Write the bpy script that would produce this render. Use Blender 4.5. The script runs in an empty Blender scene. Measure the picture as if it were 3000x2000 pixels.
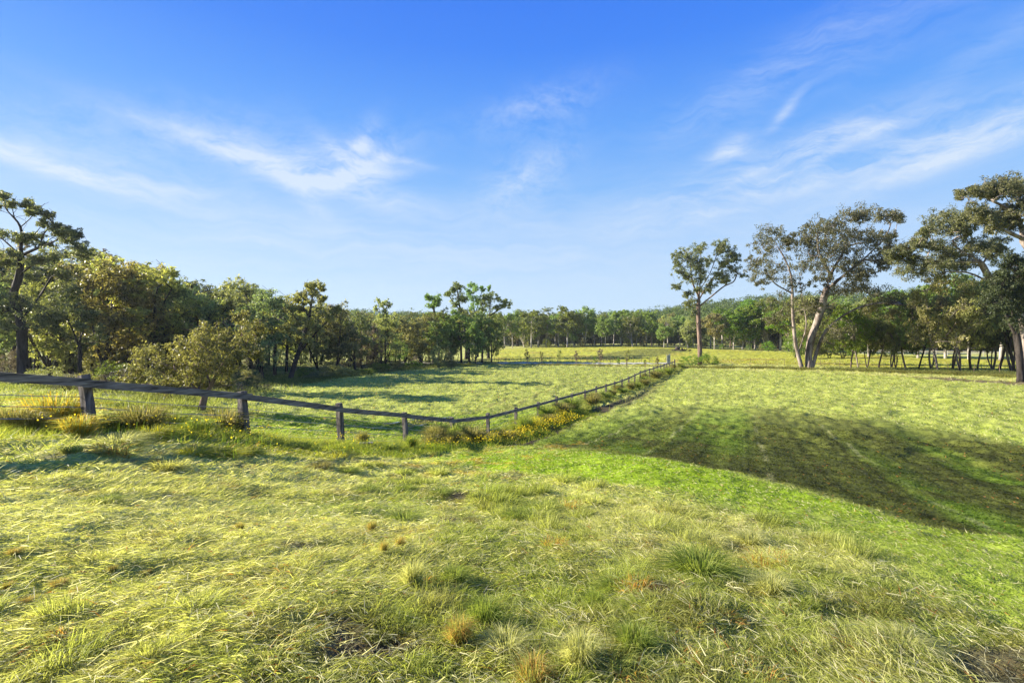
import bpy, math, random
import numpy as np
from mathutils import Vector, Matrix

# ------------------------------------------------------------------ camera, light, exposure
SC = bpy.context.scene
COL = SC.collection
EYE = 1.6
SUN_AZ, SUN_EL = 79.0, 23.0            # degrees left of the view direction, elevation
cam_d = bpy.data.cameras.new("camera"); cam = bpy.data.objects.new("camera", cam_d); COL.objects.link(cam)
cam.location = (0, 0, EYE); cam.rotation_euler = (math.radians(90), 0, 0)
cam_d.sensor_width = 36; cam_d.lens = 18; cam_d.clip_start = 0.05; cam_d.clip_end = 20000
SC.camera = cam
SC.view_settings.view_transform = 'Standard'; SC.view_settings.look = 'None'
SC.view_settings.gamma = 1.0; SC.view_settings.exposure = 1.5
try:
    SC.cycles.max_bounces = 6; SC.cycles.diffuse_bounces = 3; SC.cycles.transmission_bounces = 4
    SC.cycles.transparent_max_bounces = 4; SC.cycles.glossy_bounces = 2
except Exception: pass

def NN(nt, kind, **kw):
    n = nt.nodes.new(kind)
    for k, v in kw.items():
        if k.startswith('i_'):
            key = k[2:]
            key = int(key) if key.isdigit() else key.replace('_', ' ')
            n.inputs[key].default_value = v
        else: setattr(n, k, v)
    return n
def MATH(nt, op, a, b=None, clamp=False):
    n = nt.nodes.new('ShaderNodeMath'); n.operation = op; n.use_clamp = clamp
    for i, x in enumerate((a, b)):
        if x is None: continue
        if isinstance(x, (int, float)): n.inputs[i].default_value = x
        else: nt.links.new(x, n.inputs[i])
    return n.outputs[0]
def MIXC(nt, f, a, b, mode='MIX'):
    n = nt.nodes.new('ShaderNodeMix'); n.data_type = 'RGBA'; n.blend_type = mode
    for i, x in ((0, f), (6, a), (7, b)):
        if isinstance(x, (int, float)): n.inputs[i].default_value = x
        elif isinstance(x, tuple): n.inputs[i].default_value = (*x[:3], 1)
        else: nt.links.new(x, n.inputs[i])
    return n.outputs[2]
def RAMP(nt, fac, stops, interp='LINEAR'):
    n = nt.nodes.new('ShaderNodeValToRGB'); n.color_ramp.interpolation = interp
    e = n.color_ramp.elements
    while len(e) < len(stops): e.new(0.5)
    for k, (p, c) in enumerate(stops):
        e[k].position = p; e[k].color = (*c, 1) if len(c) == 3 else c
    nt.links.new(fac, n.inputs[0]); return n.outputs[0]

W = bpy.data.worlds.new("World"); SC.world = W; W.use_nodes = True
nt = W.node_tree; nt.nodes.clear()
out = nt.nodes.new('ShaderNodeOutputWorld'); bg = nt.nodes.new('ShaderNodeBackground')
nt.links.new(bg.outputs[0], out.inputs[0]); bg.inputs[1].default_value = 0.07
sky = NN(nt, 'ShaderNodeTexSky', sky_type='NISHITA', sun_disc=False,
         sun_elevation=math.radians(SUN_EL), sun_rotation=math.radians(-SUN_AZ),
         air_density=1.0, dust_density=0.6, ozone_density=2.0, altitude=50)
tc = nt.nodes.new('ShaderNodeTexCoord'); sx = nt.nodes.new('ShaderNodeSeparateXYZ')
nt.links.new(tc.outputs['Generated'], sx.inputs[0])
X_, Y_, Z_ = sx.outputs
# deep polarised blue overhead, pale towards the horizon
el = MATH(nt, 'DIVIDE', MATH(nt, 'ARCSINE', Z_), math.pi / 2)
SKY_STOPS = [(0.0, (3.0, 3.95, 5.0)), (0.06, (2.8, 3.8, 5.0)), (0.12, (2.15, 3.3, 5.0)), (0.18, (1.2, 2.6, 5.0)), (0.25, (0.62, 1.95, 5.0)),
             (0.33, (0.28, 1.3, 4.9)), (0.42, (0.16, 0.95, 4.7)), (0.60, (0.12, 0.7, 3.8)), (1.0, (0.1, 0.5, 2.8))]
grad = RAMP(nt, MATH(nt, 'MAXIMUM', el, 0.0), [(p, tuple(v / 10 for v in c)) for p, c in SKY_STOPS])
grad10 = MIXC(nt, 1.0, grad, (10.0, 10.0, 10.0), 'MULTIPLY')
base = MIXC(nt, 0.93, sky.outputs[0], grad10)
# cirrus: blobs in (azimuth, elevation) degrees, filled with stretched noise
az = MATH(nt, 'MULTIPLY', MATH(nt, 'ARCTAN2', X_, Y_), 180 / math.pi)
eld = MATH(nt, 'MULTIPLY', el, 90.0)
def azel(px, py):
    u, v = (px - 1500) / 1500, (1000 - py) / 1500
    return math.degrees(math.atan(u)), math.degrees(math.atan2(v, math.hypot(1, u)))
comb = nt.nodes.new('ShaderNodeCombineXYZ'); nt.links.new(az, comb.inputs[0]); nt.links.new(eld, comb.inputs[1])
warp = NN(nt, 'ShaderNodeTexNoise', i_Scale=0.16, i_Detail=4.0, i_Roughness=0.55); nt.links.new(comb.outputs[0], warp.inputs['Vector'])
wv = nt.nodes.new('ShaderNodeVectorMath'); wv.operation = 'MULTIPLY_ADD'
nt.links.new(warp.outputs['Color'], wv.inputs[0]); wv.inputs[1].default_value = (5, 4, 0); nt.links.new(comb.outputs[0], wv.inputs[2])
def streaks(angle, sx_, sy_, scale, seed):
    mp = nt.nodes.new('ShaderNodeMapping'); mp.inputs['Rotation'].default_value = (0, 0, math.radians(angle))
    mp.inputs['Scale'].default_value = (sx_, sy_, 1); mp.inputs['Location'].default_value = (seed, seed * 2, 0)
    nt.links.new(wv.outputs[0], mp.inputs[0])
    n = NN(nt, 'ShaderNodeTexNoise', i_Scale=scale, i_Detail=12.0, i_Roughness=0.68, i_Distortion=0.12)
    nt.links.new(mp.outputs[0], n.inputs['Vector'])
    return RAMP(nt, n.outputs['Fac'], [(0.36, (0, 0, 0)), (0.68, (1, 1, 1))])
sA = streaks(12, 0.22, 1.0, 0.60, 3.0)      # falls to the right
sB = streaks(-16, 0.20, 1.0, 0.70, 9.0)     # rises to the right
sC = streaks(-60, 0.5, 1.0, 0.6, 17.0)
sH = streaks(0, 0.10, 1.0, 0.55, 23.0)
def blob(px, py, rx, ry, rot, amp, tex, floor=0.0):
    if floor: tex = MATH(nt, 'ADD', MATH(nt, 'MULTIPLY', tex, 1 - floor), floor)
    a0, e0 = azel(px, py); k = 90 / 2352 * 1.1
    ca, sa = math.cos(math.radians(rot)), math.sin(math.radians(rot))
    dx = MATH(nt, 'SUBTRACT', az, a0); dy = MATH(nt, 'SUBTRACT', eld, e0)
    uu = MATH(nt, 'ADD', MATH(nt, 'MULTIPLY', dx, ca / (rx * k)), MATH(nt, 'MULTIPLY', dy, sa / (rx * k)))
    vv = MATH(nt, 'SUBTRACT', MATH(nt, 'MULTIPLY', dy, ca / (ry * k)), MATH(nt, 'MULTIPLY', dx, sa / (ry * k)))
    d2 = MATH(nt, 'ADD', MATH(nt, 'MULTIPLY', uu, uu), MATH(nt, 'MULTIPLY', vv, vv))
    g = MATH(nt, 'EXPONENT', MATH(nt, 'MULTIPLY', d2, -1.0))
    return MATH(nt, 'MULTIPLY', MATH(nt, 'MULTIPLY', g, amp), tex)
BLOBS = [(100, 482, 300, 15, -9, .55, sA, .3), (330, 520, 200, 22, -5, .5, sA, .3), (40, 440, 200, 20, -14, .3, sA, .1), (430, 520, 260, 50, -4, .45, sA), (820, 500, 300, 26, -12, .8, sA, .3), (700, 455, 110, 20, -14, .7, sA, .2),
         (950, 500, 200, 45, -14, .9, sA), (1040, 450, 80, 26, 55, 1.0, sC, .15), (1085, 480, 70, 16, 30, .8, sC, .2), (985, 440, 70, 18, -35, .8, sA, .2), (1040, 520, 130, 14, 8, .8, sA, .3), (1170, 470, 90, 10, -8, .5, sA, .3), (1090, 500, 110, 22, 20, .6, sA, .3), (880, 560, 100, 26, -40, .7, sC, .2),
         (430, 400, 330, 70, 10, .35, sC), (1090, 440, 120, 40, 20, .35, sC), (1560, 320, 180, 42, 14, .5, sC),
         (1530, 530, 150, 65, 30, .62, sC), (2140, 435, 55, 26, 20, .95, sB, .15), (2300, 330, 45, 12, 45, .7, sB, .4),
         (2420, 395, 80, 22, 12, .9, sB), (2600, 372, 240, 16, 6, .45, sB, .1), (2900, 345, 200, 20, 12, .3, sB), (2420, 525, 380, 26, 12, .6, sB, .1),
         (2720, 490, 260, 24, 14, .75, sB, .35), (2370, 480, 110, 12, 20, .6, sB, .4), (2170, 525, 90, 12, 16, .5, sB, .4), (2100, 560, 380, 60, 12, .5, sB), (2900, 400, 160, 30, 10, .6, sB),
         (2500, 120, 500, 70, 15, .25, sB), (2850, 180, 240, 36, 25, .25, sB), (1500, 660, 900, 80, 3, .35, sH),
         (1800, 780, 1500, 60, 2, .3, sH), (700, 690, 700, 60, 0, .3, sH), (2200, 250, 240, 40, 25, .2, sB)]
acc = None
for b in BLOBS:
    v = blob(*b); acc = v if acc is None else MATH(nt, 'ADD', acc, v)
acc = MATH(nt, 'MULTIPLY', MATH(nt, 'MINIMUM', acc, 1.0), 0.8)
final = MIXC(nt, acc, base, (3.9, 4.4, 5.0))
nt.links.new(final, bg.inputs[0])

sun_d = bpy.data.lights.new("sun", 'SUN'); sun = bpy.data.objects.new("sun", sun_d); COL.objects.link(sun)
sun_d.energy = 5.0; sun_d.angle = math.radians(0.5); sun_d.color = (1.0, 0.91, 0.76)
a, e = math.radians(SUN_AZ), math.radians(SUN_EL)
sun_dir = Vector((-math.sin(a) * math.cos(e), math.cos(a) * math.cos(e), math.sin(e)))
sun.rotation_euler = sun_dir.to_track_quat('Z', 'Y').to_euler(); sun.location = sun_dir * 200

# ------------------------------------------------------------------ helpers
RS = np.random.RandomState
def P(px, py, D): return np.array([(px - 1500) / 1500 * D, D, EYE - (py - 1000) / 1500 * D])
def tag(o, label=None, cat=None, group=None, kind=None):
    if label: o['label'] = label
    if cat: o['category'] = cat
    if group: o['group'] = group
    if kind: o['kind'] = kind
    return o
def empty(name, loc, rz=0.0, parent=None):
    o = bpy.data.objects.new(name, None); COL.objects.link(o); o.location = loc; o.rotation_euler = (0, 0, rz)
    o.empty_display_size = 0.2; o.parent = parent; return o
def fast_mesh(name, V, loops, starts, mat, cols=None, smooth=False):
    me = bpy.data.meshes.new(name)
    V = np.asarray(V, dtype=np.float32); loops = np.asarray(loops, dtype=np.int32); starts = np.asarray(starts, dtype=np.int32)
    me.vertices.add(len(V)); me.vertices.foreach_set('co', V.ravel())
    me.loops.add(len(loops)); me.loops.foreach_set('vertex_index', loops)
    me.polygons.add(len(starts)); me.polygons.foreach_set('loop_start', starts)
    me.update(calc_edges=True)
    if smooth: me.polygons.foreach_set('use_smooth', np.ones(len(starts), dtype=bool))
    if cols is not None:
        at = me.color_attributes.new('tint', 'FLOAT_COLOR', 'POINT')
        c = np.ones((len(V), 4), dtype=np.float32); c[:, :3] = cols; at.data.foreach_set('color', c.ravel())
    if mat: me.materials.append(mat)
    return me
def quads_mesh(name, V, Q, mat, cols=None, smooth=False):
    Q = np.asarray(Q, dtype=np.int32)
    return fast_mesh(name, V, Q.ravel(), np.arange(len(Q)) * Q.shape[1], mat, cols, smooth)
def link(name, me, parent=None):
    o = bpy.data.objects.new(name, me); COL.objects.link(o); o.parent = parent; return o
class MB:
    """collects boxes and tubes into one mesh"""
    def __init__(s): s.V = []; s.F = []
    def add(s, vs, fs):
        b = len(s.V); s.V += [tuple(v) for v in vs]; s.F += [tuple(i + b for i in f) for f in fs]
    def beam(s, p, q, w, h, up=(0, 0, 1), jit=0, rng=None, segs=1):
        p, q = Vector(p), Vector(q); d = (q - p); L = d.length; d.normalize()
        sd = d.cross(Vector(up)).normalized(); u = sd.cross(d).normalized(); vs = []
        for k in range(segs + 1):
            c = p + d * L * k / segs
            for a_, b_ in ((-1, -1), (1, -1), (1, 1), (-1, 1)):
                j = Vector((0, 0, 0))
                if rng is not None: j = Vector(rng.normal(0, jit, 3).tolist())
                vs.append(c + sd * a_ * w / 2 + u * b_ * h / 2 + j)
        fs = [(0, 3, 2, 1), tuple(segs * 4 + i for i in (0, 1, 2, 3))]
        for k in range(segs):
            for i in range(4): fs.append((k * 4 + i, k * 4 + (i + 1) % 4, k * 4 + 4 + (i + 1) % 4, k * 4 + 4 + i))
        s.add(vs, fs)
    def tube(s, pts, rads, n=6, cap=True):
        pts = [Vector(p) for p in pts]; vs = []; m = len(pts)
        ref = Vector((0.31, 0.17, 0.93))
        for k, p in enumerate(pts):
            t = (pts[min(k + 1, m - 1)] - pts[max(k - 1, 0)])
            if t.length < 1e-6: t = Vector((0, 0, 1))
            t.normalize(); x = t.cross(ref)
            if x.length < 0.05: x = t.cross(Vector((1, 0, 0)))
            x.normalize(); y = t.cross(x)
            for i in range(n):
                an = 2 * math.pi * i / n
                vs.append(p + (x * math.cos(an) + y * math.sin(an)) * rads[k])
        fs = []
        for k in range(m - 1):
            for i in range(n): fs.append((k * n + i, k * n + (i + 1) % n, (k + 1) * n + (i + 1) % n, (k + 1) * n + i))
        if cap: fs.append(tuple(range(n - 1, -1, -1))); fs.append(tuple((m - 1) * n + i for i in range(n)))
        s.add(vs, fs)
    def mesh(s, name, mat, smooth=False, bevel=0):
        me = bpy.data.meshes.new(name); me.from_pydata(s.V, [], s.F); me.update()
        if smooth: me.polygons.foreach_set('use_smooth', np.ones(len(me.polygons), dtype=bool))
        if mat: me.materials.append(mat)
        return me
    def build(s, name, mat, parent=None, smooth=False):
        return link(name, s.mesh(name, mat, smooth), parent)
def copy_tree(o, parent=None):
    c = o.copy(); COL.objects.link(c); c.parent = parent
    for ch in list(o.children): copy_tree(ch, c)
    return c

# value noise on numpy arrays
_RT = RS(7).rand(256 * 256).astype(np.float32)
def vnoise(x, y, seed=0):
    xi = np.floor(x).astype(np.int64); yi = np.floor(y).astype(np.int64)
    fx = x - xi; fy = y - yi; fx = fx * fx * (3 - 2 * fx); fy = fy * fy * (3 - 2 * fy)
    def h(a_, b_): return _RT[(((a_ + seed * 37) * 73856093) ^ ((b_ + seed * 91) * 19349663)) & 65535]
    return (h(xi, yi) * (1 - fx) + h(xi + 1, yi) * fx) * (1 - fy) + (h(xi, yi + 1) * (1 - fx) + h(xi + 1, yi + 1) * fx) * fy
def fbm(x, y, octs=4, seed=0, gain=0.5):
    s_ = 0; a_ = 1; t = 0
    for k in range(octs):
        s_ = s_ + a_ * vnoise(x * 2 ** k + 13.7 * k, y * 2 ** k - 7.1 * k, seed + k); t += a_; a_ *= gain
    return s_ / t          # 0..1
def sstep(a_, b_, x):
    t = np.clip((x - a_) / (b_ - a_), 0, 1); return t * t * (3 - 2 * t)

# ------------------------------------------------------------------ terrain
FZ = [6.6 + 3.0 * k for k in range(29)]                       # fence post depths
def fence_x(D): return (680.0 * D - 18451.0) / 1500.0
CT = [(-3, 0, 0.1), (3, 0, -0.05), (0, -6, 0.3), (-12, -2, 0.7), (12, -4, 0.0), (0, 3, -0.05), (-3, 4, 0.0), (4, 4, -0.2), (-9, 6.6, 0.3)]
for px, py, D in [(285, 1250, 9.6), (730, 1278, 12.6), (993, 1303, 15.6), (1180, 1307, 18.6), (1320, 1298, 21.6), (1423, 1272, 24.6),
                  (1504, 1250, 27.6), (1628, 1206, 33.6), (1673, 1187, 36.6), (1776, 1156, 45.6), (1827, 1139, 51.6), (1970, 1077, 88),
                  (1900, 1105, 66), (1500, 1500, 7.4), (900, 1500, 6.9), (2200, 1500, 7.2), (2950, 1600, 8.2), (2600, 1500, 9.3), (2000, 1340, 13.0),
                  (2950, 1310, 22), (2400, 1205, 33), (2950, 1200, 33), (2950, 1150, 46), (2900, 1112, 60), (2400, 1080, 80), (2050, 1069, 96),
                  (1500, 1130, 53), (1250, 1180, 38), (1000, 1220, 30), (1000, 1100, 69), (1250, 1077, 90), (780, 1140, 49), (1450, 1066, 105),
                  (60, 1125, 48), (600, 1205, 28), (350, 1150, 36), (1700, 1070, 100), (1950, 1069, 101), (1500, 1052, 125), (1800, 1044, 130),
                  (1500, 1032, 165), (1850, 1025, 165), (1500, 1018, 225), (1900, 1013, 215), (2200, 1026, 180), (2600, 1036, 150), (2950, 1044, 130),
                  (1200, 1050, 140), (600, 1075, 90), (200, 1070, 90), (2300, 1046, 125)]:
    p = P(px, py, D); CT.append((p[0], p[1], p[2]))
CT = np.array(CT, dtype=float)
def _phi(r2): return 0.5 * r2 * np.log(r2 + 1e-9)
def _warp(x, y):      # compress distance so far points weigh like near ones
    r = np.hypot(x, y) + 1e-6; k = np.log1p(r / 14.0) * 14.0 / r; return x * k, y * k
cx_, cy_ = _warp(CT[:, 0], CT[:, 1]); n_ = len(CT)
_A = np.zeros((n_ + 3, n_ + 3)); _d2 = (cx_[:, None] - cx_) ** 2 + (cy_[:, None] - cy_) ** 2
_A[:n_, :n_] = _phi(_d2) + np.eye(n_) * 6.0; _A[:n_, n_] = 1; _A[:n_, n_ + 1] = cx_; _A[:n_, n_ + 2] = cy_; _A[n_:, :n_] = _A[:n_, n_:].T
_w = np.linalg.solve(_A, np.concatenate([CT[:, 2], np.zeros(3)]))
def hill(x, y):
    a_ = np.degrees(np.arctan2(x, y)); r = np.hypot(x, y)
    top = np.interp(a_, [-90, -45, -20, -8, 2, 8, 14, 25, 45, 90], [24, 24, 17, 15, 9, 9, 13, 26, 24, 22])
    return sstep(235, 480, r) * top * (0.92 + 0.16 * vnoise(x / 70, y / 70, 5))
def terr(x, y):
    x = np.atleast_1d(np.asarray(x, float)); y = np.atleast_1d(np.asarray(y, float)); sh = x.shape
    x = x.ravel(); y = y.ravel(); r = np.hypot(x, y); lim = np.minimum(r, 260.0) / np.maximum(r, 1e-6)
    wx, wy = _warp(x * lim, y * lim); o = np.empty(len(x))
    for s0 in range(0, len(x), 100000):
        sl = slice(s0, s0 + 100000)
        d2 = (wx[sl, None] - cx_) ** 2 + (wy[sl, None] - cy_) ** 2
        o[sl] = _phi(d2) @ _w[:n_] + _w[n_] + _w[n_ + 1] * wx[sl] + _w[n_ + 2] * wy[sl]
    return (np.clip(o, -3.6, 4.0) + hill(x, y)).reshape(sh)
def tz(x, y): return float(terr(x, y)[0])
def gpt(x, y): return np.array([x, y, tz(x, y)])
def ghit(px, py):
    D = np.geomspace(1.5, 400, 1500); z = terr((px - 1500) / 1500 * D, D); ray = EYE - (py - 1000) / 1500 * D
    i = np.argmax(ray < z)
    if i == 0: i = len(D) - 1
    return np.array([(px - 1500) / 1500 * D[i], D[i], z[i]])
# ------------------------------------------------------------------ zones on the ground (world outlines of mown strips, mud, flower beds, painted shade)
def outline(pts): return np.array([ghit(*p)[:2] for p in pts])
def sdf(poly, x, y):
    """signed distance, negative inside"""
    d = np.full(x.shape, 1e9); ins = np.zeros(x.shape, bool); n = len(poly)
    for i in range(n):
        ax, ay = poly[i]; bx, by = poly[(i + 1) % n]; ex, ey = bx - ax, by - ay
        t = np.clip(((x - ax) * ex + (y - ay) * ey) / (ex * ex + ey * ey + 1e-9), 0, 1)
        d = np.minimum(d, (x - ax - t * ex) ** 2 + (y - ay - t * ey) ** 2)
        c = (ay > y) != (by > y)
        with np.errstate(divide='ignore', invalid='ignore'):
            ins ^= c & (x < (bx - ax) * (y - ay) / (by - ay + 1e-12) + ax)
    d = np.sqrt(d); return np.where(ins, -d, d)
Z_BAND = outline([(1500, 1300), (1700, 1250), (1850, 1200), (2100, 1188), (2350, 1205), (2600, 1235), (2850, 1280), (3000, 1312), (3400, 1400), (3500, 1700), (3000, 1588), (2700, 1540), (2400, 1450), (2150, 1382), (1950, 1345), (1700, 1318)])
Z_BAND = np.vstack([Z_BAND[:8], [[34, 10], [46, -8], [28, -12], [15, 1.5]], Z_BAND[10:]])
Z_GREEN = outline([(1250, 1345), (1500, 1300), (1700, 1318), (1950, 1345), (2150, 1382), (2400, 1450), (2700, 1540), (3000, 1588), (3500, 1700), (3500, 2300), (3000, 1840), (2750, 1700), (2500, 1600), (2250, 1525), (2000, 1450), (1700, 1400), (1400, 1375)])
Z_MID = outline([(700, 1170), (780, 1142), (1000, 1104), (1250, 1079), (1450, 1070), (1700, 1074), (1950, 1080), (1880, 1125), (1700, 1190), (1560, 1245), (1420, 1285), (1300, 1300), (1160, 1306), (980, 1308), (730, 1280), (560, 1260), (560, 1220)])
Z_MIDGREEN = outline([(560, 1260), (600, 1225), (800, 1210), (1100, 1225), (1300, 1215), (1500, 1200), (1700, 1165), (1880, 1110), (1880, 1125), (1700, 1190), (1560, 1245), (1420, 1285), (1300, 1300), (1160, 1306), (980, 1308), (730, 1280)])
Z_WEED = outline([(1330, 1310), (1480, 1285), (1600, 1245), (1700, 1205), (1740, 1195), (1735, 1205), (1650, 1240), (1560, 1280), (1450, 1305)])
Z_RIGHT = outline([(1990, 1082), (2400, 1092), (2700, 1108), (3000, 1130), (3400, 1150), (3500, 1700), (2100, 1320), (1500, 1300), (1850, 1180)])
Z_GROVE_SHADE = outline([(2650, 1103), (2850, 1112), (3000, 1117), (3400, 1130), (3400, 1150), (3000, 1128), (2750, 1113)])
Z_MUD2 = outline([(1150, 1250), (1200, 1232), (1340, 1215), (1500, 1203), (1520, 1212), (1400, 1232), (1290, 1250)])
Z_MOUND_SHADE = outline([(1690, 1050), (1800, 1031), (1890, 1021), (1980, 1021), (2020, 1029), (1970, 1035), (1880, 1048), (1790, 1057), (1740, 1057)])
Z_FAR = outline([(1440, 1058), (1440, 1024), (1540, 1020), (1700, 1014), (1850, 1012), (2000, 1018), (2200, 1028), (2600, 1040), (3000, 1050), (3300, 1053), (3300, 1085), (2700, 1082), (2400, 1072), (2050, 1064), (1800, 1062)])
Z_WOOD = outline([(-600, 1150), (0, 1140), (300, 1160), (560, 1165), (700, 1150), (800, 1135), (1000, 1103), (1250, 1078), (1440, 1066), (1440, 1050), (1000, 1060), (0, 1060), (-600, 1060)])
TRACK = outline([(1478, 1302), (1560, 1285), (1645, 1245), (1744, 1205), (1821, 1182), (1878, 1159), (1936, 1117), (1985, 1084)])
Z_GREEN = np.vstack([Z_GREEN[:8], [[15, 1.5], [28, -12], [18, -14], [8, 1.2]], Z_GREEN[10:]])
Z_RIGHT = np.vstack([Z_RIGHT[:4], [[70, 40], [60, -10], [15, 2]], Z_RIGHT[6:]])
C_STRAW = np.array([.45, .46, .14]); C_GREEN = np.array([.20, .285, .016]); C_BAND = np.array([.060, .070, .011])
C_FIELD = np.array([.315, .355, .075]); C_FARY = np.array([.375, .385, .05]); C_LUSH = np.array([.22, .31, .025])
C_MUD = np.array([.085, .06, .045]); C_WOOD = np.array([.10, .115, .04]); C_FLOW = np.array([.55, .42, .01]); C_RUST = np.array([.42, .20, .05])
def seg_dist(line, x, y):
    d = np.full(x.shape, 1e9); 
    for i in range(len(line) - 1):
        ax, ay = line[i]; bx, by = line[i + 1]; ex, ey = bx - ax, by - ay
        t = np.clip(((x - ax) * ex + (y - ay) * ey) / (ex * ex + ey * ey + 1e-9), 0, 1)
        d = np.minimum(d, np.hypot(x - ax - t * ex, y - ay - t * ey))
    return d
def mixm(c, m, col): return c * (1 - m[:, None]) + np.asarray(col) * m[:, None]
def zone_col(x, y):
    r = np.hypot(x, y); x = np.asarray(x, float); y = np.asarray(y, float)
    n1 = fbm(x / 1.7, y / 1.7, 4, 1); n2 = fbm(x / 6, y / 6, 3, 2); n3 = fbm(x / .45, y / .45, 3, 3)
    c = np.tile(C_STRAW, (len(x), 1)).astype(float)
    c = mixm(c, sstep(.42, .75, n1) * .5, C_GREEN * .9)
    c = mixm(c, sstep(.58, .8, n3) * .35, (.22, .15, .045))
    wob = (n1 - .5) * 1.2 * np.clip(r / 14, .25, 3)
    def m(poly, soft): return sstep(soft, -soft, sdf(poly, x, y) + wob)
    fr = m(Z_RIGHT, .8); c = mixm(c, fr, C_FIELD * 1.06)
    g = m(Z_GREEN, .45) * (.75 + .25 * sstep(.3, .6, n2)); c = mixm(c, g, C_GREEN * 1.15)
    fm = m(Z_MID, .8); c = mixm(c, fm, C_FIELD)
    c = mixm(c, m(Z_MIDGREEN, 2.0) * .8, C_LUSH)
    c = mixm(c, m(Z_FAR, 2.0), C_FARY)
    c = mixm(c, m(Z_FAR, 2.0) * sstep(.55, .75, fbm(x / 9, y / 5, 3, 8)) * .5, (.30, .20, .05))
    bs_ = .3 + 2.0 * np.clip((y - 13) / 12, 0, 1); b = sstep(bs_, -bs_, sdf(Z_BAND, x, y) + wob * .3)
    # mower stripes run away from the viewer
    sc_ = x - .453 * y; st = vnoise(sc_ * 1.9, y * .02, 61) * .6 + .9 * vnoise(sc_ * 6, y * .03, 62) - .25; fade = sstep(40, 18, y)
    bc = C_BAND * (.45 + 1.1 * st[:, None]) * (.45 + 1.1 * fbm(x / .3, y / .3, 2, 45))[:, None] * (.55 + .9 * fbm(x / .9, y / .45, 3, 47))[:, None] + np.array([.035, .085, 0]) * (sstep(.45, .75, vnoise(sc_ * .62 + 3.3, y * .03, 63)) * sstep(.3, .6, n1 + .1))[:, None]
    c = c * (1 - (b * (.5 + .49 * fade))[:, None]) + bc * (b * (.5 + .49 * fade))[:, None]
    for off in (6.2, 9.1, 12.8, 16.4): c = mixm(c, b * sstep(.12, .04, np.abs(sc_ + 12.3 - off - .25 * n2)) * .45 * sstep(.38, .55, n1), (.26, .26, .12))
    c = mixm(c, fr * (1 - b) * (.5 + .5 * np.sin(sc_ * 2.1 + n2)) * sstep(45, 20, y) * .35, C_GREEN)
    for off in (-5.5, -7.3): c = mixm(c, fm * sstep(.35, .1, np.abs(sc_ + 12.3 - off - 2.5 * np.sin(y / 14))) * .45 * sstep(.4, .6, n1 + .05), (.16, .13, .05))
    c = mixm(c, m(Z_MOUND_SHADE, 1.5) * .8, (.14, .15, .03))  # shade on the far mound, painted into the grass colour
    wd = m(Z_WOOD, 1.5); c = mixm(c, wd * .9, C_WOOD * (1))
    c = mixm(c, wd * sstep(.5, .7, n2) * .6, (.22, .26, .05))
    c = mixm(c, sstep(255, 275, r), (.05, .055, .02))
    # band of buttercups and lush weeds where the near slope ends at the fence
    fd = np.abs(x - fence_x(y)) ; side = (x - fence_x(y))
    near = sstep(2.6, .5, np.abs(side - 1.5)) * sstep(8, 11, y) * sstep(27, 20, y)
    c = mixm(c, near * .75 * sstep(.35, .6, n1 * .5 + n2 * .5), (.36, .37, .015))
    c = mixm(c, sstep(1.4, .5, fd) * sstep(5, 7, y) * sstep(95, 80, y) * .6, (.15, .2, .03))
    c = mixm(c, m(Z_WEED, .6) * .9, (.20, .22, .015))
    rs = sstep(5, 2, np.abs(side - 3.5)) * sstep(9, 13, y) * sstep(24, 17, y) * sstep(.55, .75, n3)
    c = mixm(c, rs * .6, (.46, .28, .05))
    # bare soil; the strip under the right-hand trees is their shade painted dark
    c = mixm(c, m(Z_GROVE_SHADE, .5) * .85, C_MUD * 1.5); c = mixm(c, m(Z_MUD2, .6) * .75 * sstep(.35, .6, n1), C_MUD)
    tr = seg_dist(TRACK, x + (n1 - .5) * .6, y); c = mixm(c, sstep(.85, .45, tr) * (.45 + .55 * sstep(60, 30, y)) * sstep(.15, .45, n1 + .1), C_MUD * .45)
    bare = sstep(.70, .80, fbm(x / .9 + 40, y / .9, 3, 11)) * (1 - fm) * (1 - g) * sstep(14, 8, r)
    c = mixm(c, bare * .8, (.07, .045, .04))
    sp = sstep(.60, .68, fbm(x / 1.1, y / .8, 3, 41)) * sstep(22, 34, y) * (1 - wd); c = mixm(c, sp * .38, (.15, .16, .035))
    c = c * (.82 + .36 * fbm(x / .22, y / .22, 2, 4))[:, None] * (.88 + .24 * n2)[:, None]
    return c
def bumps(x, y):
    r = np.hypot(x, y)
    near = sstep(26, 12, r)
    h = (fbm(x / .5, y / .5, 3, 21) - .5) * .15 * near
    h += (fbm(x / 1.6, y / 1.6, 3, 22) - .5) * .20 * near
    band = sstep(.5, -.5, sdf(Z_BAND, x, y)) if np.min(r) < 40 else 0
    h *= (1 - .3 * band);
    mid = sstep(14, 26, r) * sstep(260, 150, r)
    h += (fbm(x / .8, y / .8, 3, 24) - .5) * .40 * mid + (fbm(x / 2.6, y / 2.6, 2, 25) - .5) * .16 * mid
    tr = seg_dist(TRACK, x, y); h -= .10 * sstep(.5, .1, tr)
    return h
def surf(x, y): return terr(x, y) + bumps(np.atleast_1d(np.asarray(x, float)), np.atleast_1d(np.asarray(y, float)))

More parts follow.
